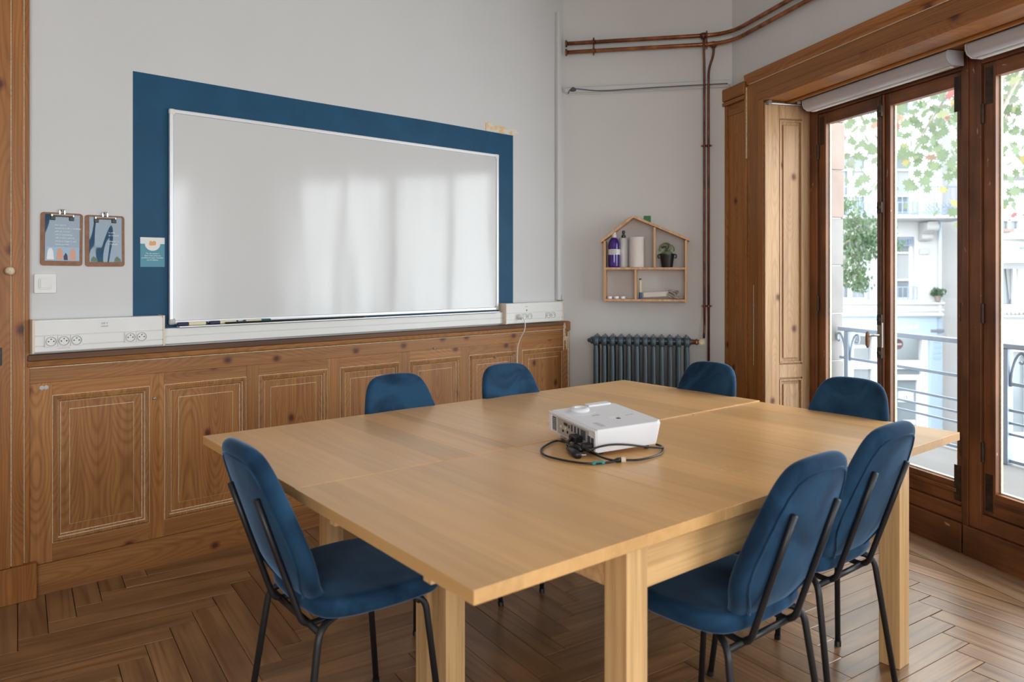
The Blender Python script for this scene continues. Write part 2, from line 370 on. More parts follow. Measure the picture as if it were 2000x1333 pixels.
# d2 points to -v (right-handed partner used by the lattice below)
d2 = Vector((-.835,-.55)).normalized()
def plank_mesh(poly, z=0):
    b = MB(); n = len(poly); cx = sum(p[0] for p in poly)/n; cy = sum(p[1] for p in poly)/n
    def ins(p,e):
        dx,dy = cx-p[0],cy-p[1]; l = math.hypot(dx,dy); return (p[0]+dx/l*e,p[1]+dy/l*e)
    q = [ins(p,.0022) for p in poly]
    pts = [(x,y,-.02) for x,y in poly]+[(x,y,-.0014) for x,y in poly]+[(x,y,0) for x,y in q]
    b.add(pts,[tuple(range(2*n,3*n))]+[(i,(i+1)%n,n+(i+1)%n,n+i) for i in range(n)]+[(n+i,n+(i+1)%n,2*n+(i+1)%n,2*n+i) for i in range(n)])
    return b
g = .0011; full = [(g,g),(pL-g,g),(pL-g,pw-g),(g,pw-g)]
full_me = None; planks = []
for k in range(-75,76):
    for m in range(-6,7):
        for ver in (0,1):
            if ver == 0: o = O0+d1*(k*pw+2*pL*m)+d2*(k*pw); ax = d1; ay = d2
            else: o = O0+d1*(k*pw+2*pL*m)+d2*(k*pw); ax = d2; ay = -d1
            wp = [tuple(o+ax*x+ay*y) for x,y in full]
            area = sum(wp[i][0]*wp[(i+1)%4][1]-wp[(i+1)%4][0]*wp[i][1] for i in range(4))
            c = wp if area > 0 else wp[::-1]; whole = True
            for i in range(len(room)):
                n0 = list(c); c = clip(c,room[i],room[(i+1)%len(room)])
                if len(c) != len(n0) or any(abs(p[0]-q[0])+abs(p[1]-q[1]) > 1e-6 for p,q in zip(c,n0)): whole = False
                if len(c) < 3: break
            if len(c) < 3: continue
            ar = abs(sum(c[i][0]*c[(i+1)%len(c)][1]-c[(i+1)%len(c)][0]*c[i][1] for i in range(len(c))))/2
            if ar < .0006: continue
            vis = any(y > 1.9 and abs(x) < .75*y+.2 for x,y in c)
            planks.append((o,ax,ay,c,whole,vis))
rest = MB(); rng = random.Random(3)
for o,ax,ay,c,whole,vis in planks:
    M = Matrix(((ax.x,ay.x,0,o.x),(ax.y,ay.y,0,o.y),(0,0,1,rng.uniform(-.0008,.0004)),(0,0,0,1)))
    if ax.x*ay.y-ax.y*ay.x < 0:     # keep it right-handed
        M = Matrix(((ax.x,-ay.x,0,o.x+ay.x*pw),(ax.y,-ay.y,0,o.y+ay.y*pw),(0,0,1,rng.uniform(-.0008,.0004)),(0,0,0,1)))
    if not vis:
        rest.add([(x,y,-.0005) for x,y in c],[tuple(range(len(c)))]); continue
    if whole:
        if full_me is None:
            pl = obj('plank',plank_mesh(full),oak_x,floor,M); full_me = pl.data
        else:
            pl = bpy.data.objects.new('plank',full_me); COL.objects.link(pl); pl.parent = floor; pl.matrix_local = M
    else:
        Mi = M.inverted(); loc = [(Mi @ Vector((x,y,0))).to_2d() for x,y in c]
        obj('plank',plank_mesh([tuple(p) for p in loc]),oak_x,floor,M)
tag(obj('parquet',rest,oak_x,floor),kind='stuff')
for y0,y1 in ((.052,.142),(.145,.262)):
    obj('threshold_board',MB().box(.43,2.84,y0,y1,-.02,.001),oak_edge,floor,FW,bevel=.0015)

# walls ---------------------------------------------------------------
wl = nd(0,obj('wall_left',MB().box(-4.2,3.32,.012,.2,-.05,CH),wall_paint,None,FL),'smooth white wall carrying the whiteboard','wall')
wb = nd(0,obj('wall_back',MB().box(-.16,1.32,0,.2,-.05,CH),wall_warm,None,FB),'white wall behind the radiator and house-shaped shelf','wall')
ww = nd(0,obj('wall_right',MB().grid_wall(-.25,7.6,-.05,CH,[(.40,2.86,-.05,2.40),(3.8,7.3,-.05,2.4)],0,.42),wall_warm,None,FW),'white wall above the timber-cased windows','wall')
def wall_between(a,b): d = (b-a); return frame(a,d), d.length
# frames with y pointing away from the room need the room on the right-hand side of the run
Fr,lr = wall_between(We,R2); nd(0,obj('wall_rear',MB().grid_wall(0,lr,0,CH,[(2.2,4.8,.7,2.7)],0,.2),wall_paint,None,Fr),'white wall behind the viewer','wall')
Fs,ls = wall_between(R2,Le); nd(0,obj('wall_side',MB().box(0,ls,0,.2,0,CH),wall_paint,None,Fs),'white wall beyond the door','wall')
portal('window_portal', Fr @ T((3.5,.21,1.7)) @ RX(-90), 2.6, 2.0)
nd(0,obj('ceiling',MB().prism([tuple(p) for p in (R2+Vector((-.3,-.3)),ex2+Vector((.3,-.3)),ex,C2+Vector((.2,.3)),C1+Vector((0,.3)),Le+Vector((-.3,.3)))],CH,CH+.1),ceil_paint),'plain pale ceiling','ceiling')
cor = [(.012,CH),(.012,CH-.045),(0,CH-.045),(-.012,CH-.03),(-.035,CH-.015),(-.04,CH)]
nd(0,obj('trim_1',MB().sweep_x(cor,-4,3.14),ceil_paint,None,FL),'narrow white cornice along the whiteboard wall','cornice')
nd(0,obj('trim_2',MB().sweep_x([(y-.012,z) for y,z in cor],0.01,1.11),ceil_paint,None,FB),'narrow white cornice along the radiator wall','cornice')
nd(0,obj('trim_3',MB().sweep_x([(.01,.0),(-.014,.0),(-.018,.006),(-.018,.03),(-.012,.036),(.01,.036)],0,1),wall_paint,None,FL @ T((3.055,0,3.11)) @ RY(90) @ Matrix.Diagonal((1.97,1,1,1))),'white upright strip near the corner beside the whiteboard','trim')
# white picture-rail ledge with loose cable on the radiator wall
t4 = nd(0,obj('trim_4',MB().sweep_x([(0,2.565),(-.018,2.565),(-.03,2.575),(-.03,2.60),(-.02,2.605),(0,2.605)],.0,1.098),wall_paint,None,FB),'white ledge strip across the radiator wall under the copper pipes','trim')
obj('cable',MB().tube(bez([(.02,-.022,2.562),(.06,-.036,2.59),(.25,-.034,2.568),(.55,-.036,2.572),(.9,-.034,2.576),(1.08,-.036,2.577)]),.0035,6),dark_grey,t4)
obj('cable',MB().tube(bez([(.02,-.022,2.558),(.4,-.02,2.557),(.8,-.02,2.561),(1.09,-.02,2.562)]),.003,6),white_plastic,t4)
obj('cable_knot',MB().lathe([(.001,-.014),(.018,-.01),(.022,0),(.016,.01),(.001,.02)],10,(.055,-.03,2.585)),dark_grey,t4,smooth=True)

# blue painted rectangle and the patch of bare plaster --------------------
obj('painted_border',MB().add([(.374,.010,1.07),(.374,.010,2.226),(1.2,.010,2.222),(2.0,.010,2.224),(2.663,.010,2.219),(2.663,.010,1.07),
                               (.374,.013,1.07),(.374,.013,2.226),(1.2,.013,2.222),(2.0,.013,2.224),(2.663,.013,2.219),(2.663,.013,1.07)],
    [(0,1,2,3,4,5)]+[(i,(i+1)%6,6+(i+1)%6,6+i) for i in range(6)]),blue,wl)
pp = MB(); q = [(2.43,2.222),(2.43,2.27),(2.47,2.285),(2.5,2.262),(2.56,2.268),(2.63,2.256),(2.70,2.262),(2.715,2.24),(2.69,2.222)]
pp.prism(q,0,.002,0,Matrix(((1,0,0,0),(0,0,1,.0095),(0,1,0,0),(0,0,0,1))))
def patch_mat():
    m,nt,p = newmat('bare_plaster'); r = ramp(nt,[(.42,(.70,.66,.6)),(.56,(.74,.5,.26))]); nt.links.new(noise(nt,coords(nt),22,4),r.inputs[0]); nt.links.new(r.outputs[0],p.inputs['Base Color']); p.inputs['Roughness'].default_value = .9; return m
obj('plaster_patch',pp,patch_mat(),wl)

# wainscot ---------------------------------------------------------------
wn = empty('trim_5',FL,'low pine wainscot of moulded panels under the whiteboard','wainscot',kind='structure')
S0,S1 = -.03,3.165
panels = [(.06,.44),(.503,.885),(.948,1.325),(1.40,1.777),(1.847,2.222),(2.29,2.68),(2.733,3.143)]
edges = [S0]+[p for ab in panels for p in ab]+[S1]
for i in range(0,len(edges),2):
    obj('stile',MB().box(edges[i],edges[i+1],0,.011,.126,.872),pine_z,wn,bevel=.001)
for a,b in panels:
    obj('rail',MB().box(a+.0003,b-.0003,.0004,.011,.126,.202),pine_x,wn)
    obj('rail',MB().box(a+.0003,b-.0003,.0004,.011,.818,.872),pine_x,wn)
    pa = MB(); X0,X1,Z0,Z1 = a,b,.202,.818
    def ring(mb,e0,y0,e1,y1,m):
        A = [(X0+e0,y0,Z0+e0),(X1-e0,y0,Z0+e0),(X1-e0,y0,Z1-e0),(X0+e0,y0,Z1-e0)]; B = [(X0+e1,y1,Z0+e1),(X1-e1,y1,Z0+e1),(X1-e1,y1,Z1-e1),(X0+e1,y1,Z1-e1)]
        for i in range(4): mb.add([A[i],A[(i+1)%4],B[(i+1)%4],B[i]],[(0,1,2,3)],m)
    mo = MB()
    ring(mo,0,0,.0022,-.002,1); ring(mo,.0022,-.002,.010,-.006,0); ring(mo,.010,-.006,.020,-.004,0); ring(mo,.020,-.004,.0225,.001,1); ring(mo,.0225,.001,.030,.004,0); ring(mo,.030,.004,.0325,.006,1)
    for f in range(0): pass
    ring(pa,.0325,.006,.064,.006,0); ring(pa,.064,.006,.0658,.0045,1); ring(pa,.0658,.0045,.0665,.0035,0)
    e = .0665; pa.add([(X0+e,.0035,Z0+e),(X1-e,.0035,Z0+e),(X1-e,.0035,Z1-e),(X0+e,.0035,Z1-e)],[(0,1,2,3)])
    pp_ = obj('panel',pa,[pine_z,filler],wn)
    obj('moulding',mo,[pine_z,filler],pp_)
obj('top_rail',MB().box(S0,S1,.0,.011,.873,.935),pine_x,wn)
obj('cap',MB().sweep_x([(.011,.936),(-.008,.936),(-.010,.940)],S0,S1,1).sweep_x([(.011,.9405),(-.010,.9405),(-.017,.945),(-.019,.955),(-.014,.965),(.011,.965)],S0,S1,0),[pine_x,filler],wn)
obj('cap_shelf',MB().box(S0,S1,-.020,.012,.966,.992),pine_dark,wn,bevel=.004)
EB = FL.inverted() @ FB
obj('end_board',MB().box(-.02,.026,-.028,-.0005,.0,.93),pine_z,wn,EB,bevel=.002); obj('end_cap',MB().box(-.02,.034,-.040,-.0005,.93,.99),pine_x,wn,EB,bevel=.004)
fz = Matrix(((1,0,0,0),(0,0,1,-.0305),(0,1,0,0),(0,0,0,1)))
obj('filler_patch',MB().prism([(-.012,.985),(.002,.98),(.006,.955),(.0,.935),(.004,.925),(-.014,.93)],-.012,-.0095,0,fz).prism([(-.014,.928),(.0,.925),(.004,.89),(.022,.885),(.024,.86),(.016,.855),(.014,.80),(.006,.80),(.002,.862),(-.006,.86),(-.008,.80),(-.014,.79)],0,.0024,0,fz).prism([(.017,.92),(.0262,.92),(.0262,.30),(.021,.28),(.02,.5),(.018,.7)],0,.0024,0,fz),filler,wn,EB)
for x,z in ((.022,.853),(.038,.853)): obj('wall_plug',MB().lathe([(.009,0),(.009,.003),(.004,.004)],10,M=T((x,0,z)) @ RX(90)),grey_plastic,wn)
for x,z in ((.46,.76),(2.02,.88),(2.5,.79)): obj('nail',MB().lathe([(.006,0),(.006,.006),(.002,.008)],8,M=T((x,0,z)) @ RX(90)),steel,wn)
bb = nd(0,obj('baseboard_left',MB().box(.0,3.2,-.006,.011,-.02,.1245),pine_x,None,FL,bevel=.002),'knotty pine skirting board under the wainscot','baseboard')

# door casing at the far left -------------------------------------------
dc = empty('door_1',FL,'stripped pine door and casing at the left edge','door',kind='structure')
obj('casing_block',MB().box(-.135,.0,-.032,.012,0,.145),cas_z,dc,bevel=.002)
cz = MB().box(-.04,-.022,-.012,.012,.145,CH-.06)
obj('casing_edge',cz,cas_z,dc,bevel=.003)
obj('casing_board',MB().box(-.085,-.043,-.018,.012,.145,CH-.06),cas_z,dc,bevel=.003)
obj('casing_bead',MB().box(-.13,-.089,-.026,.012,.145,CH-.06),cas_z,dc,bevel=.004)
obj('filler_line',MB().box(-.0885,-.0855,-.02,.0,.15,CH-.06),filler,dc)
obj('filler_line',MB().box(-.0428,-.0402,-.013,.0,.15,CH-.06),filler,dc)
obj('door_leaf',MB().box(-1.03,-.135,.0,.04,.01,2.9),cas_z,dc,bevel=.003)
obj('casing_board',MB().box(-1.2,-1.035,-.026,.012,0,CH-.06),cas_z,dc,bevel=.004)
obj('hook_ball',MB().lathe([(.001,0),(.012,.002),(.017,.014),(.016,.026),(.009,.034),(.001,.036)],12,M=T((-.094,-.024,1.335)) @ RX(90)),filler,dc,smooth=True)
obj('strike_plate',MB().box(-.135,-.118,-.03,-.02,.96,1.03),black_metal,dc,bevel=.002)

# window casing -----------------------------------------------------------
wc = empty('trim_6',FW,'golden pine casing with cornice and folded shutters around the windows','window casing',kind='structure')
def pil(a, b, s):          # a outer edge, b reveal edge
    x = lambda e: a+s*e
    def bx(n,e0,e1,y0,z0,z1,mat=cas_z,bv=.003): return obj(n,MB().box(min(x(e0),x(e1)),max(x(e0),x(e1)),y0,.0,z0,z1),mat,wc,bevel=bv)
    bx('pilaster_panel',.012,.235,-.030,0,2.43); bx('pilaster_edge',0,.03,-.043,0,2.43); bx('pilaster_bead',.235,.262,-.046,0,2.50); bx('pilaster_board',.262,.345,-.040,0,2.50)
    bx('pilaster_bead',.345,.40,-.047,0,2.40); bx('reveal_corner',.40,.452,-.053,0,2.385)
    bx('pilaster_rail',.03,.235,-.036,2.36,2.43,cas_x); bx('capital',-.012,.25,-.058,2.46,2.545,cas_x,.010); bx('capital_lip',-.006,.25,-.058,2.43,2.455,cas_x,.004)
    obj('filler_line',MB().box(min(x(.259),x(.2635)),max(x(.259),x(.2635)),-.0478,-.03,2.05,2.5),filler,wc)
    obj('filler_line',MB().box(min(x(.343),x(.3465)),max(x(.343),x(.3465)),-.048,-.03,.75,1.25),filler,wc)
pil(-.026,.426,1); pil(3.276,2.824,-1)
obj('header_board',MB().box(.236,3.014,-.038,0,2.40,2.51),cas_x,wc,bevel=.003)
obj('header_bead',MB().box(.345,2.905,-.052,0,2.385,2.435),cas_x,wc,bevel=.01)
obj('header_moulding',MB().sweep_x([(0,2.512),(-.044,2.512),(-.046,2.53),(-.062,2.545),(-.066,2.573),(0,2.573)],.236,3.014),cas_x,wc,bevel=.003)
obj('filler_line',MB().box(.26,3.0,-.0455,-.03,2.5095,2.5125),filler,wc)
obj('soffit',MB().box(.425,2.825,-.053,.285,2.372,2.398),cas_x,wc,bevel=.002)
obj('soffit_bead',MB().box(.43,2.82,.10,.125,2.358,2.374),cas_x,wc,bevel=.006)
# reveal side: panelled folding shutter
def shutter(tx, s):
    sh = MB().box(min(tx,tx-s*.022),max(tx,tx-s*.022),-.05,.285,0,2.372)
    o = obj('reveal_board',sh,shut_z,wc,bevel=.002)
    f = lambda e: tx+s*e
    def bx(n,y0,y1,z0,z1,e,mat=shut_z,p=o):
        return obj(n,MB().box(min(f(0),f(e)),max(f(0),f(e)),y0,y1,z0,z1),mat,p,bevel=.002)
    bx('shutter_stile',-.045,.055,0,2.36,.012); bx('shutter_stile',.215,.27,0,2.36,.012)
    for z0,z1 in ((2.27,2.36),(.685,.765),(.02,.14)): bx('shutter_rail',.055,.215,z0,z1,.012)
    for z0,z1 in ((.775,2.26),(.15,.675)):
        bx('shutter_panel',.085,.185,z0+.03,z1-.03,.008)
        for y0,y1 in ((.055,.064),(.206,.215)): bx('shutter_bead',y0,y1,z0,z1,.016)
        for q0,q1 in ((z0,z0+.009),(z1-.009,z1)): bx('shutter_bead',.064,.206,q0,q1,.016)
        bx('filler_line',.183,.1855,z0+.03,z1-.03,.0085,filler)
shutter(.426,1); shutter(2.824,-1)

# windows -----------------------------------------------------------------
def sash(parent, x0, x1, gx0, gx1, hinge_left):
    z0,z1 = .215,2.29; g0,g1 = .322,2.222
    s = obj('sash',MB().box(x0,gx0,.282,.327,z0,z1).box(gx1,x1,.282,.327,z0,z1),fra_z,parent,bevel=.004)
    obj('sash_rail',MB().box(gx0,gx1,.283,.326,g1,z1),fra_x,s,bevel=.004); obj('sash_rail',MB().box(gx0,gx1,.283,.326,z0,g0),fra_x,s,bevel=.004)
    obj('drip_moulding',MB().box(gx0,gx1,.274,.284,g0-.05,g0-.03),fra_x,s,bevel=.004)
    p = MB().box(gx0-.004,gx1+.004,.302,.306,g0-.004,g1+.004); obj('pane',p,glass,s)
    obj('putty',MB().box(gx0,gx0+.006,.308,.32,g0,g1).box(gx1-.006,gx1,.308,.32,g0,g1).box(gx0,gx1,.308,.32,g0,g0+.006),filler,s)
    hx = x0+.002 if hinge_left else x1-.002
    for z in (.5,1.14,2.06): obj('hinge',MB().tube([(hx,.276,z-.045),(hx,.276,z+.045)],.008,10),bronze,s,smooth=False)
    cx0,cx1 = (x0+.012,x0+.05) if hinge_left else (x1-.05,x1-.012)
    obj('corner_plate',MB().box(cx0,cx1,.2805,.283,z0+.02,z0+.19),bronze,s); obj('corner_plate',MB().box(cx0,cx1,.2805,.283,z1-.19,z1-.02),bronze,s)
    return s
def window(name, off, label):
    w = empty(name,FW @ T((off,0,0)),label,'window',kind='structure')
    obj('window_post',MB().box(.42,.503,.27,.34,.14,2.372),fra_z,w,bevel=.004); obj('window_post',MB().box(1.558,1.590,.262,.34,-.05,2.372),fra_z,w,bevel=.004)
    obj('window_post_bead',MB().box(1.545,1.5585,.268,.33,.2,2.29),fra_z,w,bevel=.004)
    obj('window_head',MB().box(.503,1.558,.27,.34,2.292,2.372),fra_x,w,bevel=.004); obj('window_sill',MB().box(.503,1.558,.268,.36,.14,.213),fra_x,w,bevel=.005)
    obj('kick_board',MB().box(.42,1.558,.252,.34,-.05,.139),fra_x,w,bevel=.004)
    sash(w,.505,1.034,.568,.987,True); sash(w,1.036,1.545,1.084,1.509,False)
    obj('meeting_bead',MB().box(1.012,1.052,.268,.2815,.22,2.29),fra_z,w,bevel=.006)
    bolt = obj('espagnolette_bar',MB().tube([(1.036,.262,.25),(1.036,.262,2.285)],.006,8),bronze,w)
    for z in (.45,.894,1.073,1.68,2.2): obj('bar_guide',MB().box(1.020,1.052,.252,.268,z-.03,z+.03).lathe([(.013,-.012),(.016,0),(.013,.012)],10,(1.036,.258,z)),bronze,bolt,bevel=.003)
    obj('handle_plate',MB().box(1.018,1.054,.255,.2685,.92,1.06),steel,bolt,bevel=.005)
    obj('handle_neck',MB().tube([(1.036,.255,.99),(1.03,.225,.99),(1.02,.2,.985)],.007,8),steel,bolt)
    obj('handle',MB().lathe([(.004,-.055),(.010,-.04),(.012,-.01),(.010,.025),(.004,.035)],12,M=T((1.012,.2,.975))),bronze_wood,bolt,smooth=True)
    return w
window('window_1',0,'tall casement window nearest the radiator, stone pier seen through its first pane')
window('window_2',1.15,'tall casement window cut by the picture edge, railing post seen through it')
obj('end_post',MB().box(2.742,2.824,.27,.34,0,2.372),fra_z,wc,bevel=.004)
# curtain rod over the reveal
cr = empty('curtain_rod',FW @ T((.44,.0,2.352)),'thin metal rod across the shutter top below the soffit','rod')
obj('rod',MB().tube([(.02,-.03,0),(.02,.25,0)],.006,8),steel,cr); obj('bracket',MB().box(-.002,.028,.24,.262,-.008,.018),steel,cr,bevel=.002); obj('bracket',MB().box(-.002,.028,-.04,-.018,-.008,.018),steel,cr,bevel=.002)
obj('ceiling_ring',MB().lathe([(.012,0),(.012,.012),(.004,.02)],10,(.055,.15,.0)),grey_plastic,cr)
# further windows outside the frame: plain frames in their openings
w3 = empty('window_3',FW,'plain timber window frame further along the window wall','window',kind='structure')
for x in (3.8,4.62,5.46,6.32,7.23): obj('window_post',MB().box(x,x+.07,.28,.34,-.05,2.4),fra_z,w3)
obj('window_head',MB().box(3.87,7.23,.28,.34,2.3,2.4),fra_x,w3); obj('window_sill',MB().box(3.87,7.23,.26,.36,-.05,.32),fra_x,w3); obj('pane',MB().box(3.85,7.25,.306,.31,.3,2.32),glass,w3)
w4 = empty('window_4',Fr,'plain timber window frame in the wall behind the viewer','window',kind='structure')
for x in (2.2,3.46,4.73): obj('window_post',MB().box(x,x+.07,.12,.18,.7,2.7),fra_z,w4)
obj('window_head',MB().box(2.27,4.73,.12,.18,2.63,2.7),fra_x,w4); obj('window_sill',MB().box(2.27,4.73,.05,.2,.7,.77),fra_x,w4)

# ================================================================== OUTSIDE: balcony, pier, street, houses, trees
stone = plain('warm_grey_stone',(.16,.155,.15),.85,var=.12,vs=3); pinkstone = plain('pinkish_stone',(.185,.14,.122),.85,var=.10,vs=3)
zinc = plain('pale_zinc',(.13,.15,.17),.5,var=.08,vs=5); railblue = plain('blue_grey_ironwork',(.22,.27,.34),.5)
render_w = plain('pale_render',(.42,.42,.42),.85,var=.04,vs=1.2); render_g = plain('warm_pale_render',(.365,.362,.355),.85,var=.04,vs=1)
shopblue = plain('pale_blue_shopfront',(.29,.37,.45),.55); whitetrim = plain('white_joinery',(.52,.53,.54),.5)
pane_dark = plain('dark_window_pane',(.17,.195,.21),.12); ornament = plain('iron_ornament',(.2,.26,.36),.5); asphalt = plain('asphalt',(.10,.10,.105),.9,var=.1,vs=2)
curtain = plain('net_curtain',(.27,.28,.285),.8)
# balcony
bal = empty('balcony',FW,'stone balcony floor outside the casements with a zinc sill','balcony')
obj('slab',MB().box(-.53,6.9,.425,1.34,-.02,.2),stone,bal,bevel=.01); obj('zinc_sill',MB().sweep_x([(.35,.21),(.35,.30),(.40,.295),(.62,.235),(.66,.202),(.40,.2)],.42,2.84),zinc,bal,bevel=.01)
ral = empty('balcony_railing',FW,'blue-grey iron balcony railing of horizontal bars, scrolls under its handrail','railing')
obj('handrail',MB().box(-.50,6.9,1.225,1.275,.88,.912),railblue,ral,bevel=.006)
for z,h in ((.677,.016),(.522,.012),(.447,.010),(.382,.010),(.225,.014)): obj('bar',MB().box(-.5,6.9,1.243,1.257,z-h/2-.004,z+h/2),railblue,ral,bevel=.002)
for x in (-.41,.93,2.27,3.6,4.9,6.2):
    p = obj('post',MB().box(x-.022,x+.022,1.228,1.272,.2,.88),railblue,ral,bevel=.004)
    for s in (-1,1):
        P = [(x+s*(.028+.075*(1-math.cos(t))*.8),1.25,.66+.2*math.sin(t*.9)) for t in [k*.22 for k in range(9)]]
        P += [(P[-1][0]+s*.02*math.sin(t)-s*.0,1.25,P[-1][2]-.03*(1-math.cos(t))) for t in [k*.5 for k in range(1,9)]]
        obj('scroll',MB().tube(P,.009,6),railblue,p,smooth=True)
pr = empty('stone_pier',FW,'projecting stone pier at the end of the balcony, pinkish above and grey below','pier')
rg = random.Random(2)
for k in range(-13,9):
    za = 1.38+.37*k; d = rg.uniform(-.006,.006)
    obj('stone_block',MB().box(-1.3,-.53+d,.42,1.31+d,za+.006,za+.364),pinkstone if za > 1.5 else stone,pr,bevel=.008)
obj('mortar_core',MB().box(-1.28,-.545,.42,1.295,-3.4,4.6),render_g,pr)
# street
nd(0,obj('ground_street',MB().box(-30,60,7,60,-4.75,-4.6),asphalt),'grey street surface between the houses','street')
nd(0,obj('ground_pavement',MB().box(4,40,21.5,25,-4.6,-4.48),stone),'pale pavement before the opposite houses','pavement')
# opposite house
ha = empty('apartment_building',T((0,25,0)),'white house opposite with a balcony and a pale blue shopfront','building')
wins = [(10.72,11.92,.42,2.51),(12.23,13.42,.42,2.51),(10.72,11.92,3.24,5.29),(12.23,13.42,3.24,5.29),(10.72,11.92,6.6,8.5),(12.23,13.42,6.6,8.5),(8.6,9.8,.42,2.51),(8.6,9.8,3.24,5.29)]
obj('wall',MB().grid_wall(6.5,14.31,-.05,11,wins,0,.5),render_w,ha); obj('side_wall',MB().box(14.31,17.2,.35,.8,-4.6,11),render_w,ha)
obj('ground_floor_wall',MB().grid_wall(6.5,14.31,-4.6,-.05,[(11.2,13.8,-4.5,-.8)],.02,.5),render_w,ha)
obj('string_course',MB().sweep_x([(0,0),(-.12,0),(-.16,.07),(-.10,.1),(-.10,.22),(-.2,.27),(-.2,.33),(-.06,.36),(0,.40)],6.5,14.34),render_w,ha)
obj('shop_cornice',MB().sweep_x([(.02,-.15),(-.28,-.15),(-.36,-.09),(-.36,-.03),(0,0.0)],6.5,14.2),whitetrim,ha)
def far_window(x0,x1,z0,z1,orn):
    f = obj('window',MB().box(x0,x0+.1,.12,.2,z0,z1).box(x1-.1,x1,.12,.2,z0,z1).box(x0+.1,x1-.1,.12,.2,z1-.08,z1).box(x0+.1,x1-.1,.12,.2,z0,z0+.06).box((x0+x1)/2-.06,(x0+x1)/2+.06,.1,.2,z0,z1-.5).box(x0+.1,x1-.1,.12,.2,z1-.56,z1-.5).box(x0+.1,x1-.1,.13,.19,z0+.62,z0+.68),whitetrim,ha)
    obj('pane',MB().box(x0,x1,.21,.23,z0,z1),pane_dark,f)
    obj('curtain',MB().box((x0+x1)/2+.06,x1-.1,.200,.206,z0+.66,z1-.55),curtain,f)
    if orn:
        b = MB(); rg = random.Random(int(x0*10))
        for k in range(16): x = x0+.05+(x1-x0-.1)*k/15; b.tube([(x+.03*math.cos(t),.06,z1-.16+.1*math.sin(t)) for t in [q*.9 for q in range(8)]],.012,5)
        b.box(x0,x1,.05,.07,z1-.3,z1-.27).box(x0,x1,.05,.07,z1-.04,z1); tag(obj('iron_scrollwork',b,ornament,f),kind='stuff')
    g = MB().box(x0-.06,x1+.06,-.10,-.075,z0+.40,z0+.43).box(x0-.06,x1+.06,-.10,-.08,z0+.02,z0+.04)
    for k in range(9): x = x0-.05+(x1-x0+.1)*k/8; g.box(x-.009,x+.009,-.096,-.08,z0,z0+.4)
    tag(obj('window_guard',g,ornament,f),kind='stuff')
for i,w in enumerate(wins): far_window(*w,i < 2)
obj('balcony_slab',MB().sweep_x([(0,3.0),(-.8,3.03),(-.95,3.07),(-.95,3.16),(0,3.17)],9.9,14.6),render_w,ha)
def corbel(x):
    pr = [(0,2.35),(-.16,2.38),(-.22,2.5),(-.2,2.58),(-.38,2.66),(-.5,2.8),(-.62,2.98),(0,3.0)]
    M = Matrix(((0,0,1,x-.17),(1,0,0,0),(0,1,0,0),(0,0,0,1)))
    c = obj('corbel',MB().prism(pr,0,.34,0,M),render_g,ha,bevel=.03)
    obj('corbel_scroll',MB().tube([(x-.2,-.45,2.82),(x+.2,-.45,2.82)],.14,14).tube([(x-.19,-.17,2.5),(x+.19,-.17,2.5)],.1,12),render_g,c)
    obj('plaque',MB().box(x-.16,x+.16,-.05,0,1.92,2.12),render_g,c,bevel=.01)
for x in (13.72,11.9,10.3): corbel(x)
brl = obj('balcony_rail',MB().box(9.95,14.5,-.9,-.87,4.06,4.1).box(9.95,14.5,-.9,-.87,3.25,3.27),ornament,ha)
for k in range(27): obj('baluster',MB().box(9.97+.172*k,9.985+.172*k,-.893,-.878,3.17,4.06),ornament,brl)
for x in (13.28,13.78): 
    b = MB()
    for q in range(5): b.tube([(x+.08+.17*(q%3)*.9+.06*math.cos(t),-.91,3.36+.13*(q//3)+.07*math.sin(t)) for t in [k*.8 for k in range(9)]],.014,5)
    b.box(x,x+.46,-.915,-.9,3.2,3.26); tag(obj('iron_scrollwork',b,ornament,brl),kind='stuff')
obj('downpipe',MB().tube([(14.22,-.1,-.1),(14.22,-.1,11)],.05,10),plain('pale_blue_pipe',(.42,.52,.60),.5),ha)
# shopfront
obj('fascia',MB().box(8.5,14.06,-.22,.02,-.78,-.15),shopblue,ha,bevel=.01)
text('fascia_letter','SALON',.24,whitetrim,ha,T((11.40,-.23,-.58)),'LEFT',.01,1.0); text('fascia_letter','CATHERINE',.24,whitetrim,ha,T((12.28,-.23,-.58)),'LEFT',.01,.92)
obj('shop_pilaster',MB().box(13.86,14.27,-.16,.02,-4.6,-.15),shopblue,ha,bevel=.01); obj('pilaster_capital',MB().box(13.84,14.29,-.24,.02,-.66,-.56),zinc,ha,bevel=.02)
for k in range(4): obj('pilaster_mark',MB().box(13.96,14.2,-.175,-.16,-1.55+.18*k,-1.45+.18*k),plain('pilaster_mark_blue',(.25,.34,.45),.5) if k == 0 else bpy.data.materials['pilaster_mark_blue'],ha)
obj('shop_frame',MB().box(11.2,11.38,-.02,.2,-4.6,-.78),whitetrim,ha)
obj('shop_frame',MB().box(11.99,12.56,-.02,.2,-4.6,-.78),whitetrim,ha); obj('shop_frame',MB().box(13.66,13.86,-.02,.2,-4.6,-.78),whitetrim,ha)
obj('shop_transom',MB().box(11.38,13.66,-.03,.2,-1.9,-1.62),whitetrim,ha,bevel=.01)
sg = obj('shop_pane',MB().box(11.38,11.99,.1,.11,-1.62,-.8),glass,ha); obj('shop_pane',MB().box(12.56,13.66,.1,.11,-1.62,-.8),glass,ha)
obj('shop_pane',MB().box(11.38,11.99,.1,.11,-4.6,-1.9),pane_dark,ha); obj('transom_pane',MB().box(12.60,13.62,.1,.11,-2.1,-1.9),pane_dark,ha)
do = obj('shop_door',MB().box(12.56,12.84,.0,.12,-4.5,-2.1).box(13.52,13.66,.0,.12,-4.5,-2.1).box(12.84,13.52,.0,.12,-2.27,-2.1).box(12.84,13.52,0,.12,-4.5,-4.3),whitetrim,ha)
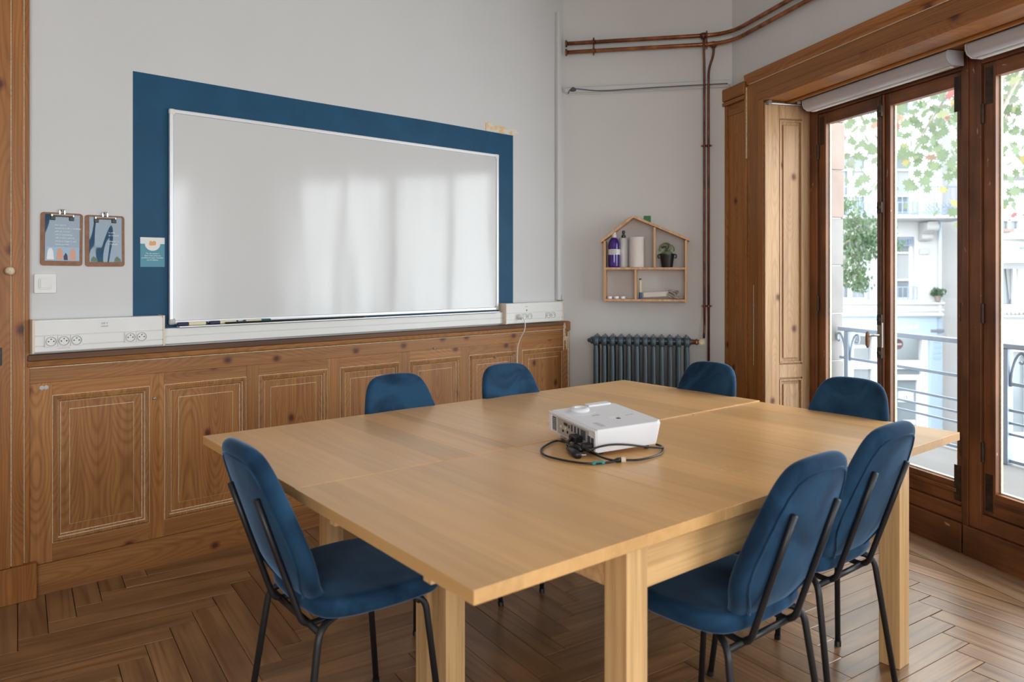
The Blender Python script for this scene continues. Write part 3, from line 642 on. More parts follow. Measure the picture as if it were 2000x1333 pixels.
obj('door_pane',MB().box(12.84,13.52,.1,.11,-4.3,-2.27),pane_dark,do)
for x0,x1,z0,z1 in ((12.92,13.44,-3.02,-2.66),(13.1,13.5,-3.78,-3.62),(13.1,13.5,-4.05,-3.84)): obj('door_notice',MB().box(x0,x1,.085,.098,z0,z1),whitetrim,do)
text('notice_number','15',.16,dark_grey,do,T((13.08,.08,-2.91)),'LEFT',.004)
obj('shop_interior',MB().box(8.6,14.2,6.0,6.1,-4.6,-.2).box(8.6,14.2,.5,6.0,-3.0,-2.94).box(8.5,8.6,.5,6,-4.6,-.2).box(14.2,14.3,.5,6,-4.6,-.2).box(8.6,14.2,.5,6,-.25,-.15),plain('shop_interior_grey',(.42,.47,.50),.8),ha)
sgn = empty('round_sign',T((13.02,25.3,-1.1)),'round red sign with a pale bar, stand-in for a reflection in the shop pane opposite','sign')  # solid disc hung here in place of a sign mirrored in the glass
obj('disc',MB().lathe([(.17,0),(.175,.005),(.175,.02),(.17,.025)],24,M=RX(90)),plain('sign_red',(.20,.07,.08),.5),sgn); obj('bar',MB().box(-.12,.12,-.032,-.026,-.028,.028),whitetrim,sgn); obj('hanger',MB().tube([(0,-.01,.17),(0,-.01,.85)],.008,6),steel,sgn)
sl_ = bpy.data.lights.new('shop_fill_light','AREA'); sl_.shape = 'RECTANGLE'; sl_.size = 3; sl_.size_y = 2; sl_.energy = 110; slo = bpy.data.objects.new('shop_fill_light',sl_); COL.objects.link(slo); slo.location = (12.6,27.5,-.3)  # added fill that brightens the shop interior, no known lamp there
# car model behind the shop pane, built in place of a reflection on it
cr_ = empty('car',T((13.35,27.3,-2.94)),'small white car, stand-in for a reflection in the shop pane opposite','car')
carw = plain('white_car_paint',(.72,.75,.78),.25,coat=.6); tyre = plain('tyre_rubber',(.02,.02,.02),.8)
b = MB(); pr = [(0,.25),(0,.62),(.12,.78),(.85,.90),(3.7,.92),(4.05,.80),(4.1,.3),(3.9,.22),(.2,.2)]
YZ = lambda x0: Matrix(((0,0,1,x0),(1,0,0,0),(0,1,0,0),(0,0,0,1)))
obj('body',b.prism(pr,-.84,.84,0,YZ(0)),carw,cr_,bevel=.06,seg=3)
cab_ = MB(); q0 = [(-.78,.8,.9),(.78,.8,.9),(.78,3.75,.9),(-.78,3.75,.9)]; q1 = [(-.58,1.55,1.42),(.58,1.55,1.42),(.58,3.2,1.42),(-.58,3.2,1.42)]
cab_.add(q0+q1,[(0,3,2,1),(4,5,6,7)]+[(i,(i+1)%4,4+(i+1)%4,4+i) for i in range(4)]); obj('cabin',cab_,carw,cr_,bevel=.07,seg=3)
def lerp3(a,b,t): return tuple(x+(y-x)*t for x,y in zip(a,b))
for i,n in ((0,'windscreen'),(1,'side_glass'),(2,'rear_glass'),(3,'side_glass')):
    A,B_,C_,D_ = q0[i],q0[(i+1)%4],q1[(i+1)%4],q1[i]
    f = lambda s,t: lerp3(lerp3(A,B_,s),lerp3(D_,C_,s),t); nn = (Vector(B_)-Vector(A)).cross(Vector(D_)-Vector(A)).normalized()*.012
    P = [Vector(f(.1,.1))+nn,Vector(f(.9,.1))+nn,Vector(f(.86,.86))+nn,Vector(f(.14,.86))+nn]; Q = [p-nn for p in P]
    obj(n,MB().add(P+Q,[(0,1,2,3),(7,6,5,4)]+[(k,(k+1)%4,4+(k+1)%4,4+k) for k in range(4)]),pane_dark,cr_)
for x in (-.78,.78):
    for y in (.75,3.3): obj('wheel',MB().tube([(x-.1,y,.31),(x+.1,y,.31)],.31,18),tyre,cr_)
for x in (-.6,.6): obj('headlight',MB().box(x-.16,x+.16,-.02,.1,.6,.74),chrome,cr_,bevel=.03)
obj('grille',MB().box(-.4,.4,-.015,.05,.34,.5),tyre,cr_,bevel=.01)
obj('wing_mirror',MB().box(-1.0,-.84,1.0,1.1,.95,1.08),carw,cr_,bevel=.03); obj('wing_mirror',MB().box(.84,1.0,1.0,1.1,.95,1.08),carw,cr_,bevel=.03)
# second house
hb = empty('corner_building',T((0,22,0)),'pale house with an overhanging upper floor, seen through the right-hand pane','building')
obj('wall',MB().grid_wall(14.2,24,-.6,4.03,[(14.32,14.95,2.6,2.88),(14.33,14.85,.31,1.43),(16,17,.31,1.43)],0,.4),render_w,hb); obj('overhang',MB().box(14.1,24,-.9,.4,4.03,11),render_w,hb)
f = obj('window',MB().box(14.32,14.36,.05,.15,2.6,2.88).box(14.9,14.95,.05,.15,2.6,2.88).box(14.61,14.67,.05,.15,2.6,2.88).box(14.36,14.9,.05,.15,2.84,2.88),whitetrim,hb); obj('pane',MB().box(14.32,14.95,.15,.17,2.6,2.88),pane_dark,f)
f = obj('window',MB().box(14.33,14.37,.05,.15,.31,1.43).box(14.74,14.85,.05,.15,.31,1.43).box(14.37,14.74,.05,.15,.31,.38),whitetrim,hb); obj('pane',MB().box(14.33,14.85,.2,.22,.31,1.43),pane_dark,f)
obj('curtain',MB().prism([(14.60,1.43),(14.74,1.43),(14.74,.55),(14.70,.5),(14.66,.9)],.16,.18,0,XZ),curtain,f)
f = obj('window',MB().box(16,16.1,.05,.15,.31,1.43).box(16.9,17,.05,.15,.31,1.43),whitetrim,hb); obj('pane',MB().box(16,17,.2,.22,.31,1.43),pane_dark,f)
obj('flower_box',MB().box(14.3,14.62,-.2,0,2.5,2.6),pinkstone,hb,bevel=.01); obj('ledge',MB().box(14.2,24,-.15,0,2.3,2.36),render_w,hb)
obj('canopy',MB().add([(14.1,-1.2,1.95),(16.2,-1.2,2.45),(16.2,0,2.45),(14.1,0,1.95),(14.1,-1.2,1.6),(16.2,-1.2,1.6),(16.2,0,1.6),(14.1,0,1.6)],[(0,1,2,3),(4,7,6,5),(0,4,5,1),(1,5,6,2),(2,6,7,3),(3,7,4,0)]),render_w,hb)
obj('canopy_rail',MB().tube([(14.1,-1.22,2.0),(16.2,-1.22,2.5)],.04,8),plain('rail_blue',(.12,.2,.4),.5),hb)
obj('cornice',MB().sweep_x([(0,0),(-.3,0),(-.36,.05),(-.3,.08),(0,.1)],14.1,24),render_w,hb)
for k in range(30): obj('dentil',MB().box(14.15+.12*k,14.21+.12*k,-.26,0,.11,.18),render_g,hb)
obj('band',MB().box(14.1,24,-.1,.1,-.72,0),render_w,hb)
obj('ground_floor_wall',MB().grid_wall(14.1,24,-4.6,-.72,[(14.3,15.2,-3.4,-.9),(15.5,16.6,-3.4,-.9)],0,.4),render_w,hb)
for x0,x1 in ((14.3,15.2),(15.5,16.6)):
    f = obj('shop_frame',MB().box(x0,x0+.08,.0,.15,-3.4,-.9).box(x1-.08,x1,.0,.15,-3.4,-.9).box(x0,x1,0,.15,-1.0,-.9),whitetrim,hb); obj('pane',MB().box(x0,x1,.16,.18,-3.4,-.9),pane_dark,f)
# trees
def leaf_mat(name, stops):
    m,nt,p = newmat(name); oi = N(nt,'ShaderNodeObjectInfo'); r = ramp(nt,stops); r.color_ramp.interpolation = 'CONSTANT'
    nt.links.new(oi.outputs['Random'],r.inputs[0]); nt.links.new(r.outputs[0],p.inputs['Base Color']); p.inputs['Roughness'].default_value = .6
    tr = N(nt,'ShaderNodeBsdfTranslucent'); nt.links.new(r.outputs[0],tr.inputs[0]); mx = N(nt,'ShaderNodeMixShader'); mx.inputs[0].default_value = .45
    nt.links.new(p.outputs[0],mx.inputs[1]); nt.links.new(tr.outputs[0],mx.inputs[2]); nt.links.new(mx.outputs[0],nt.nodes['Material Output'].inputs[0]); return m
planeleaf = leaf_mat('plane_tree_leaf',[(0,(.125,.165,.095)),(.25,(.16,.20,.11)),(.45,(.21,.225,.12)),(.6,(.17,.19,.145)),(.74,(.30,.25,.10)),(.85,(.24,.15,.10)),(.93,(.26,.10,.085))])
smallleaf = leaf_mat('small_green_leaf',[(0,(.095,.16,.085)),(1,(.095,.16,.085))])
bark = plain('grey_bark',(.22,.19,.16),.9,var=.3,vs=9)
out = [(0,-.5),(.07,-.22),(.30,-.34),(.26,-.12),(.5,.0),(.30,.10),(.34,.34),(.14,.26),(0,.52),(-.14,.26),(-.34,.34),(-.30,.10),(-.5,0),(-.26,-.12),(-.30,-.34),(-.07,-.22)]
def leaf_geo(): 
    b = MB(); n = len(out); b.v = [(x,z*.0+.06*abs(x),z) for x,z in out]+[(0,0,0)]
    for i in range(n): b.face((i,(i+1)%n,n))
    return b
ptree = empty('plane_tree',T((6.4,10.4,0)),'plane tree with large green, yellow and a few red leaves hanging before the windows','tree')
obj('trunk',MB().tube(bez([(3.2,1.2,-4.6),(3.1,1.2,-1),(3.0,1.0,3),(2.6,.6,6.5)],6),[.3-.009*k for k in range(19)],12),bark,ptree,smooth=True)
rg = random.Random(11); tips = []
for i in range(15):
    e = Vector((rg.uniform(-2.1,1.6),rg.uniform(-.9,.9),rg.uniform(2.35,4.0))); s = Vector((2.6,.6,rg.uniform(5.2,6.4))); mid = s.lerp(e,.55)+Vector((0,0,.7))
    obj('branch',MB().tube(bez([s,mid,e],6),[.05-.0034*k for k in range(13)],6),bark,ptree,smooth=True)
    for k in range(6): tips.append(s.lerp(e,.0)*0+mid.lerp(e,rg.uniform(.35,1.15))+Vector((rg.uniform(-.4,.4),rg.uniform(-.3,.3),rg.uniform(-.35,.35))))
    tips += [e]*2
lm = None
def leaf_at(p, s, k):
    global lm
    M = T(p) @ RZ(rg.uniform(-75,75)+k) @ RX(rg.uniform(-50,50)) @ RY(rg.uniform(-70,70)) @ Matrix.Scale(s,4)
    if lm is None: o = obj('leaf',leaf_geo(),planeleaf,ptree,M); lm = o.data
    else: o = bpy.data.objects.new('leaf',lm); COL.objects.link(o); o.parent = ptree; o.matrix_local = M
for i in range(298):
    t = rg.choice(tips); t = t if t.z < 4.6 else Vector((t.x,t.y,4.6-abs(t.z-4.6))); leaf_at(t+Vector((rg.gauss(0,.16),rg.gauss(0,.16),rg.gauss(-.04,.16))),rg.uniform(.12,.21),0)
fb = MB()
for i in range(1500):
    p = Vector((rg.uniform(-2.4,3.4),rg.uniform(-.9,3.0),2.75+3.4*rg.random()**1.2+.5*math.sin(i))); M = T(p) @ RZ(rg.uniform(0,360)) @ RX(rg.uniform(-50,50)) @ Matrix.Scale(rg.uniform(.13,.2),4)
    g_ = leaf_geo(); fb.add([tuple(M @ Vector(v)) for v in g_.v],g_.f)
tag(obj('foliage',fb,planeleaf,ptree),kind='stuff')
st_ = empty('small_tree',T((7.45,16,0)),'small dense green tree between the stone pier and the white house','tree')
obj('trunk',MB().tube(bez([(-.75,.2,-4.6),(-.78,.1,-1.5),(-.72,0,1.2),(-.6,0,2.4)],6),[.09-.004*k for k in range(19)],8),bark,st_,smooth=True)
for e in ((.5,0,2.2),(-.2,.1,2.5),(.3,-.2,1.8),(-.1,0,1.2)): obj('branch',MB().tube([(-.72,0,e[2]-.5),((e[0]-.72)/2,0,e[2]-.1),e],[.03,.02,.006],6),bark,st_)
fb = MB(); rg = random.Random(4)
for c,rx,rz,n in (((.1,0,2.2),.6,.32,620),((.2,0,1.88),.62,.28,620),((-.25,0,1.5),.38,.28,330),((-.12,.0,1.18),.32,.2,260),((-.3,0,2.6),.3,.35,300),((-.02,0,1.02),.2,.12,90)):
    for k in range(n):
        a = rg.uniform(0,6.283); q = math.sqrt(rg.random()); p = Vector((c[0]+rx*q*math.cos(a),c[1]+rg.uniform(-.3,.3),c[2]+rz*q*math.sin(a)))
        M = T(p) @ RZ(rg.uniform(0,360)) @ RX(rg.uniform(-70,20)); s = rg.uniform(.035,.06)
        fb.add([tuple(M @ Vector(v)) for v in ((-s*.6,0,0),(0,0,-s),(s*.6,0,0),(0,s*.2,s))],[(0,1,2,3)])
tag(obj('foliage',fb,smallleaf,st_),kind='stuff')
pl_ = empty('potted_shrub',T((14.12,24.84,.36)),'small green shrub on the ledge of the white house opposite, beside the downpipe','plant')
obj('pot',MB().lathe([(.07,0),(.09,.15),(.1,.15),(.1,.18)],12),pinkstone,pl_); fb = MB()
for k in range(120):
    a = rg.uniform(0,6.283); p = Vector((.3*rg.random()*math.cos(a),.11*rg.random()*math.sin(a),.2+.22*rg.random())); M = T(p) @ RZ(rg.uniform(0,360)) @ RX(rg.uniform(-70,20)); s = .07
    fb.add([tuple(M @ Vector(v)) for v in ((-s*.6,0,0),(0,0,-s),(s*.6,0,0),(0,s*.2,s))],[(0,1,2,3)])
tag(obj('foliage',fb,smallleaf,pl_),kind='stuff')

# ================================================================== TABLES
NC = Vector((-.071,1.388,0)); uu = Vector((.7818,.6236,0)); vv = Vector((-.6236,.7818,0)); TH = math.degrees(math.atan2(uu.y,uu.x))
def TM(u,v,z=0,rot=0): return T(NC+uu*u+vv*v+Vector((0,0,z))) @ RZ(TH+rot)
def make_table():
    t = empty('dining_table',TM(0,0),'pale birch extending table nearer the viewer with a long near edge','table','two extended birch tables pushed together')
    ztop,th = .74,.029
    for n,a,b in (('tabletop',0,.772),('extension_leaf',.7735,1.4995),('tabletop',1.501,2.2)):
        obj(n,MB().box(a,b,0,.8355,ztop-th,ztop),birch,t,bevel=.001)
    for x in (.4345,1.763):
        for y in (.02,.748): obj('leg',MB().box(x,x+.07,y,y+.07,0,ztop-th-.001),birch_leg,t,bevel=.002)
    for y in (.028,.788): obj('apron',MB().box(.505,1.7625,y,y+.022,.602,ztop-th-.001),birch_rail,t,bevel=.0015)
    for x in (.442,1.803): obj('apron',MB().box(x,x+.022,.0905,.7475,.602,ztop-th-.001),birch_rail,t,bevel=.0015)
    for x in (.012,2.128):
        for y in (.165,.612): obj('slide_rail',MB().box(x,x+.06,y,y+.03,ztop-th-.018,ztop-th-.0005),birch_rail,t,bevel=.001)
    for y in (.165,.612): obj('slide_rail',MB().box(.072,.441,y,y+.03,ztop-th-.05,ztop-th-.0005).box(1.826,2.127,y,y+.03,ztop-th-.05,ztop-th-.0005),birch_rail,t)
    return t
ta = make_table()
tb = dup(ta,None,TM(.004,.8372,.0),'pale birch extending table on the whiteboard side, its edge standing slightly proud')
for ch in tb.children:
    if ch.name.startswith(('tabletop','extension_leaf')): ch.location.z += .0002; ch.rotation_euler.y = -.0022

# ================================================================== CHAIRS
def pad(outline, th, fmap, ins=(.004,.014,.03), scales=(.8,.55,.28), crown=.004):
    P = [Vector((x,y)) for x,y in outline]; n = len(P); nrm = []
    c = sum(P,Vector((0,0)))/n
    for i in range(n):
        d = P[(i+1)%n]-P[i-1]; q = Vector((-d.y,d.x)).normalized()
        if q.dot(c-P[i]) < 0: q = -q
        nrm.append(q)
    rings = [[(p,0) for p in P]]
    def side(sg):
        L = []
        L.append([(P[i]+nrm[i]*ins[0],sg*th*.30) for i in range(n)]); L.append([(P[i]+nrm[i]*ins[1],sg*th*.47) for i in range(n)])
        L.append([(P[i]+nrm[i]*ins[2],sg*th*.5) for i in range(n)])
        for s in scales: L.append([(c+(P[i]+nrm[i]*ins[2]-c)*s,sg*(th*.5+crown*(1-s))) for i in range(n)])
        return L
    A = side(1)[::-1]+rings+side(-1); mb = MB()
    for ring in A:
        for p,d in ring: mb.v.append(tuple(fmap(p.x,p.y,d)))
    for r in range(len(A)-1):
        for i in range(n): mb.face((r*n+i,r*n+(i+1)%n,(r+1)*n+(i+1)%n,(r+1)*n+i))
    mb.face(list(range(n))[::-1]); mb.face([(len(A)-1)*n+i for i in range(n)]); return mb
def mirror(half): return half+[(-a,b) for a,b in half[::-1] if abs(a) > 1e-6]
def back_map(y,s,d):
    k = max(0,.13-s)/.13
    return (-.150-.335*s+.55*y*y+.045*k*k+d*.95, y, .442+.965*s+d*.30)
def seat_map(y,x,d):
    z = .458-.012*max(0,(x-.12)/.12)**2+.25*max(0,abs(y)-.12)**2+.35*max(0,-x-.08)**2
    return (x,y,z+d)
def make_chair():
    t = empty('dining_chair',TM(0,0),'chair','chair','blue velvet chairs around the tables')
    so = mirror([(0,.243),(.08,.242),(.13,.236),(.178,.217),(.205,.18),(.217,.12),(.219,.04),(.212,-.04),(.202,-.085),(.186,-.125),(.155,-.152),(.10,-.165),(0,-.168)])
    obj('seat',pad(so,.056,seat_map),velvet,t,smooth=True,sub=1)
    bo = mirror([(0,0),(.06,.0),(.092,.002),(.115,.014),(.148,.058),(.181,.105),(.192,.14),(.192,.185),(.184,.24),(.174,.30),(.160,.36),(.147,.405),(.125,.440),(.095,.457),(.05,.463),(0,.464)])
    bk = obj('backrest',pad(bo,.044,back_map),velvet,t,smooth=True,sub=1)
    inner = [Vector(p) for p in bo]; c = Vector((0,.23))
    loop = [back_map(*(c+(p-c)*.86),-.0225) for p in inner]; 
    obj('piping',MB().tube(loop+[loop[0]],.0035,6,cap=False),velvet,bk,smooth=True)
    for s in (-1,1):
        def bp(sv): x,y,z = back_map(.1*s,sv,-.031); return (x,y,z)
        q = bp(.335); q2 = bp(.14); dx = (q2[0]-q[0])/(q2[2]-q[2])
        path = bend([q,q2,(q2[0]+dx*(.402-q2[2]),.1*s,.402),(-.10,.1*s,.406),(-.05,.1*s,.415)],.055,7)
        obj('back_rod',MB().tube(path,.0085,10),black_metal,t,smooth=True)
    for s in (-1,1):
        obj('leg',MB().tube(bend([(.09,.12*s,.418),(.166,.17*s,.418),(.21,.197*s,.004)],.04,6),.0095,10),black_metal,t,smooth=True)
        obj('leg',MB().tube(bend([(-.07,.12*s,.418),(-.150,.17*s,.418),(-.21,.197*s,.004)],.04,6),.0095,10),black_metal,t,smooth=True)
    obj('stretcher',MB().tube([(-.145,-.165,.402),(-.145,.165,.402)],.009,10),black_metal,t,smooth=True)
    obj('stretcher',MB().tube([(.15,-.165,.408),(.15,.165,.408)],.009,10),black_metal,t,smooth=True)
    for sx in (-1,1):
        for s in (-1,1):
            obj('foot_cap',MB().tube([(.2085*sx,.1962*s,.016),(.2102*sx,.1972*s,.0)],.0115,10),black_plastic,t)
    return t
ch0 = make_chair()
# (u, v, heading relative to u, label)
spots = [
 (.15,.846,0,'blue velvet chair at the left short end of the tables, facing the windows'),
 (.912,.123,90,'blue velvet chair tucked under the long near edge, next to the front table leg'),
 (1.44,.185,90,'blue velvet chair at the near edge beside the right front table leg'),
 (.823,1.445,-90,'blue velvet chair by the wainscot, nearer the door of the two there'),
 (1.424,1.435,-90,'blue velvet chair by the wainscot, nearer the radiator, white cord behind it'),
 (1.968,1.14,180,'blue velvet chair at the far short end, in front of radiator and pine casing'),
 (1.97,.43,180,'blue velvet chair at the far short end, in front of the window glass')]
for i,(u,v,h,lb) in enumerate(spots):
    M = TM(u,v,0,h)
    if i == 0: ch0.matrix_world = M; ch0['label'] = lb
    else: dup(ch0,None,M,lb)

# ================================================================== WHITEBOARD and things on the left wall
def LM(t,y,z): return FL @ T((t,y,z))
bd = empty('whiteboard',LM(.523,.008,1.09),'large glossy whiteboard in a pale aluminium frame on the blue rectangle','whiteboard')
bw,bh = 2.0,.988
obj('writing_surface',MB().box(.012,bw-.012,-.012,-.004,.012,bh-.012),enamel,bd)
for n,a in (('frame_bar',(.0,.018,.02,bh-.02)),('frame_bar',(bw-.018,bw,.02,bh-.02)),('frame_bar',(.02,bw-.02,bh-.018,bh)),('frame_bar',(.02,bw-.02,0,.018))):
    obj(n,MB().box(a[0],a[1],-.019,0,a[2],a[3]),alu,bd,bevel=.004)
for x in (0,bw-.026):
    for z in (0,bh-.026): obj('corner_cap',MB().box(x-.002,x+.028,-.021,.001,z-.002,z+.028),grey_plastic if z == 0 else white_plastic,bd,bevel=.008)
tr = obj('pen_tray',MB().box(.03,bw-.03,-.06,-.019,-.012,-.007).box(.03,bw-.03,-.062,-.058,-.012,-.0065),alu,bd,bevel=.001)
def marker(name, x, body, capm, label, L=.135, flip=False):
    m = empty(name,LM(.523+x,-.032,1.0915),label,'marker','whiteboard markers on the tray')
    def seg(n,a,b,r,mat): 
        a2,b2 = (L-b,L-a) if flip else (a,b)
        return obj(n,MB().lathe([(r*.94,0),(r,.002),(r,b2-a2-.002),(r*.94,b2-a2)],14,M=T((a2,0,0)) @ RY(90)),mat,m,smooth=False)
    seg('cap',0,.048,.0088,capm); seg('barrel',.048,.125,.0083,body); seg('end_plug',.125,L,.0075,capm)
    return m
marker('marker',.028,yellow_pl,navy_pl,'cream marker with navy cap, first on the tray from the door side')
marker('marker',.172,yellow_pl,navy_pl,'cream marker with dark blue cap, second on the tray, midway along')
marker('marker',.335,yellow_pl,teal_pl,'cream marker with green cap, last of those on the tray',flip=True)
pt = empty('pointer_stick',LM(.523+.24,-.048,1.0885),'thin dark pointer stick lying along the whiteboard tray','pointer')
obj('rod',MB().tube([(0,0,0),(.75,.0,0)],.0048,8),black_plastic,pt); obj('tip',MB().tube([(.75,0,0),(.775,0,0)],[.0048,.002],8),dark_grey,pt)

# clipboards
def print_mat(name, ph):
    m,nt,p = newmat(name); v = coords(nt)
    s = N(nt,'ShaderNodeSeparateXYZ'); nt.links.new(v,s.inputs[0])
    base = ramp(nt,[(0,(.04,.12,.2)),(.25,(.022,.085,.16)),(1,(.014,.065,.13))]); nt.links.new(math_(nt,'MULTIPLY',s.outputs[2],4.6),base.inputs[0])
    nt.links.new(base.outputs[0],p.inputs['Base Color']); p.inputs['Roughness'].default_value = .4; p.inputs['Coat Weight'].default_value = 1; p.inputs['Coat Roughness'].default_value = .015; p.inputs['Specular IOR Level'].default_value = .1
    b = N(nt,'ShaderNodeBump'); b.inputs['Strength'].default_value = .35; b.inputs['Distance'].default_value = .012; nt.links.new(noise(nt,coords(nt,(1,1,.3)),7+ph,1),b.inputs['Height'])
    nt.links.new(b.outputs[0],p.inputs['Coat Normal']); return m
white_ink = plain('white_ink',(.75,.77,.78),.4); salmon_ink = plain('salmon_ink',(.62,.30,.20),.4); paleblue_ink = plain('pale_blue_ink',(.30,.45,.58),.4); green_ink = plain('leaf_green_ink',(.08,.16,.10),.4)
def rrect(x0,x1,z0,z1,r,n=4):
    out = []
    for cx,cz,a0 in ((x1-r,z1-r,0),(x0+r,z1-r,90),(x0+r,z0+r,180),(x1-r,z0+r,270)):
        for k in range(n+1): a = R(a0+90*k/n); out.append((cx+r*math.cos(a),cz+r*math.sin(a)))
    return out
def clipboard(t, z, rot, label, ph):
    c = empty('clipboard',LM(t,.011,z) @ RY(rot),label,'clipboard','clipboards on the wall')
    w,h = .155,.222
    obj('board',MB().prism(rrect(0,w,0,h,.012),-.004,0,0,XZ),brown_board,c,bevel=.001)
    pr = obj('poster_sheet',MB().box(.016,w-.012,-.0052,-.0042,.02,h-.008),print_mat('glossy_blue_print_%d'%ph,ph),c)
    if ph == 0:
        for i,l in enumerate(('nos espaces','accueil du lundi au vendredi','salle de réunion','wifi et imprimante','café et thé à volonté','merci de ranger la salle','bonne journée')):
            text('print_line',l,.0085,white_ink,pr,T((.052,-.0054,.168-.0135*i)),ext=.00005)
        obj('print_block',MB().box(.022,.142,-.0054,-.0052,.024,.078),paleblue_ink,pr)
        for x,mt in ((.036,white_ink),(.07,salmon_ink),(.118,salmon_ink)): obj('print_block',MB().prism([(x-.013,.026),(x+.013,.026),(x+.01,.06),(x+.004,.074),(x-.006,.072),(x-.011,.055)],-.0056,-.0054,0,XZ),mt,pr)
        obj('print_block',MB().prism([(.085,.024),(.10,.024),(.098,.045),(.092,.055),(.084,.04)],-.0058,-.0056,0,XZ),navy_pl,pr)
    else:
        for i,l in enumerate(('la salle','de réunion','','réservation','à l\'accueil')):
            text('print_line',l,.0095,white_ink,pr,T((.09,-.0054,.145-.0125*i)),ext=.00005)
        for x0 in (.02,.112): obj('print_block',MB().prism([(x0,.021),(x0+.028,.021),(x0+.026,.032),(x0+.012,.045),(x0+.004,.036)],-.0056,-.0054,0,XZ),green_ink,pr)
    cl = obj('clip',MB().box(.035,w-.035,-.016,-.004,h-.018,h-.006),chrome,c,bevel=.003)
    for x in (.034,w-.052): obj('clip_grip',MB().box(x,x+.018,-.012,-.005,h-.032,h-.014),black_plastic,cl,bevel=.002)
    obj('clip_spring',MB().tube([(.04,-.018,h-.012),(w-.04,-.018,h-.012)],.004,8),chrome,cl)
    obj('hang_loop',MB().tube(bend([(w/2-.009,-.006,h-.008),(w/2-.009,-.006,h+.013),(w/2+.009,-.006,h+.013),(w/2+.009,-.006,h-.008)],.006),.0028,8),chrome,cl)
    obj('nail',MB().lathe([(.004,0),(.004,.012),(.002,.014)],8,M=T((w/2,0,h+.009)) @ RX(90)),steel,cl)
clipboard(.018,1.358,.6,'clipboard nearest the door, bright glare and small figures on its blue sheet',0)
clipboard(.184,1.354,-.3,'clipboard nearest the blue rectangle, wide pale glare across its sheet',1)
# information card on the blue paint
cd = empty('information_card',LM(.4035,.0095,1.354),'small white and teal notice card on the blue paint','card')
obj('card_sheet',MB().box(0,.104,-.0012,0,0,.133),paper,cd)
tealp = plain('teal_print',(.075,.27,.36),.5)
arc = [(.0,.0),(.104,.0),(.104,.104),(.085,.104)]+[(.052+.033*math.cos(R(-a)),.104+.033*math.sin(R(-a))*.95) for a in range(0,181,15)]+[(.018,.104),(0,.104)]
obj('teal_field',MB().prism(arc,-.0018,-.0013,0,XZ),tealp,cd)
obj('orange_emblem',MB().prism([(.037,.098),(.045,.096),(.064,.098),(.067,.104),(.066,.115),(.058,.118),(.05,.114),(.042,.118),(.038,.112)],-.0018,-.0013,0,XZ),plain('orange_print',(.72,.36,.13),.5),cd)
for i,l in enumerate(('Pas de session ?','Rien n\'est prévu ici','profitez-en pour travailler','sur le tableau')):
    text('card_line',l,.0088,white_ink,cd,T((.052,-.0019,.058-.0098*i)),'CENTER',.00005)
# light switch
sw = empty('light_switch',LM(-.004,.012,1.243),'square white light switch below the clipboards','switch')
obj('plate',MB().prism(rrect(0,.08,0,.08,.006),-.009,0,0,XZ),white_plastic,sw,bevel=.002); obj('ring',MB().prism(rrect(.016,.064,.016,.064,.008),-.012,-.009,0,XZ),white_plastic,sw,bevel=.002)
obj('rocker',MB().prism(rrect(.022,.058,.022,.058,.004),-.015,-.012,0,XZ),white_plastic,sw,bevel=.002)

# trunking with sockets
def socket(parent, x, z, y, part='socket'):
    s = obj(part,MB().prism(rrect(x-.0225,x+.0225,z-.0225,z+.0225,.002),y-.004,y,0,XZ),white_plastic,parent,bevel=.001)
    obj('socket_ring',MB().lathe([(.0195,0),(.0195,.003),(.0175,.003),(.0165,-.0025),(.0165,-.003)],20,M=T((x,y-.004,z)) @ RX(90)),grey_plastic,s)
    obj('socket_well',MB().lathe([(.0164,.0),(.0164,.0006)],20,M=T((x,y-.004,z)) @ RX(90)),white_plastic,s)
    for dx,dz,r in ((-.0095,0,.0028),(.0095,0,.0028),(0,.009,.0026)): obj('socket_hole',MB().lathe([(r,0),(r,.0006)],10,M=T((x+dx,y-.0046,z+dz)) @ RX(90)),black_plastic,s)
    return s
tl = empty('cable_trunking',LM(-.022,0,1.003),'white socket trunking box beside the door with five sockets','trunking')
L_,Hh = .509,.132
obj('trunk_body',MB().box(.008,L_-.008,-.055,.011,0,Hh),white_plastic,tl,bevel=.003)
for z0,z1 in ((.004,.024),(.027,.066),(.069,.124)): obj('trunk_cover',MB().box(.009,L_-.009,-.060,-.0555,z0,z1),white_plastic,tl,bevel=.001)
for x in (0,L_-.009): obj('end_cap',MB().box(x,x+.009,-.062,.011,-.002,Hh+.002),cream_plastic,tl,bevel=.002)
for x in (.066,.112,.158,.365,.411): socket(tl,x,.044,-.0605)
obj('label_sticker',MB().box(.242,.285,-.0608,-.0602,.082,.122),paper,tl); text('label_text','230 V',.011,blue_pl,tl,T((.2635,-.0610,.106)),'CENTER',.00005)
text('label_text','USAGE',.009,blue_pl,tl,T((.2635,-.0610,.094)),'CENTER',.00005)
text('label_text','INFORMATIQUE',.006,grey_plastic,tl,T((.113,-.0606,.012)),'CENTER',.00005)
tm = empty('cable_trunking',LM(.4875,0,1.003),'long low white trunking running under the whiteboard tray','trunking')
obj('trunk_body',MB().box(0,2.05,-.026,.011,0,.072),white_plastic,tm,bevel=.002); obj('trunk_cover',MB().box(0,2.05,-.031,-.0265,.002,.034).box(0,2.05,-.031,-.0265,.037,.07),white_plastic,tm,bevel=.001)
tr2 = empty('cable_trunking',LM(2.538,0,1.0),'short white socket trunking box near the corner with four sockets','trunking')
obj('trunk_body',MB().box(.009,.513,-.055,.011,0,.13),white_plastic,tr2,bevel=.003)
for z0,z1 in ((.004,.024),(.027,.066),(.069,.124)): obj('trunk_cover',MB().box(.009,.513,-.060,-.0555,z0,z1),white_plastic,tr2,bevel=.001)
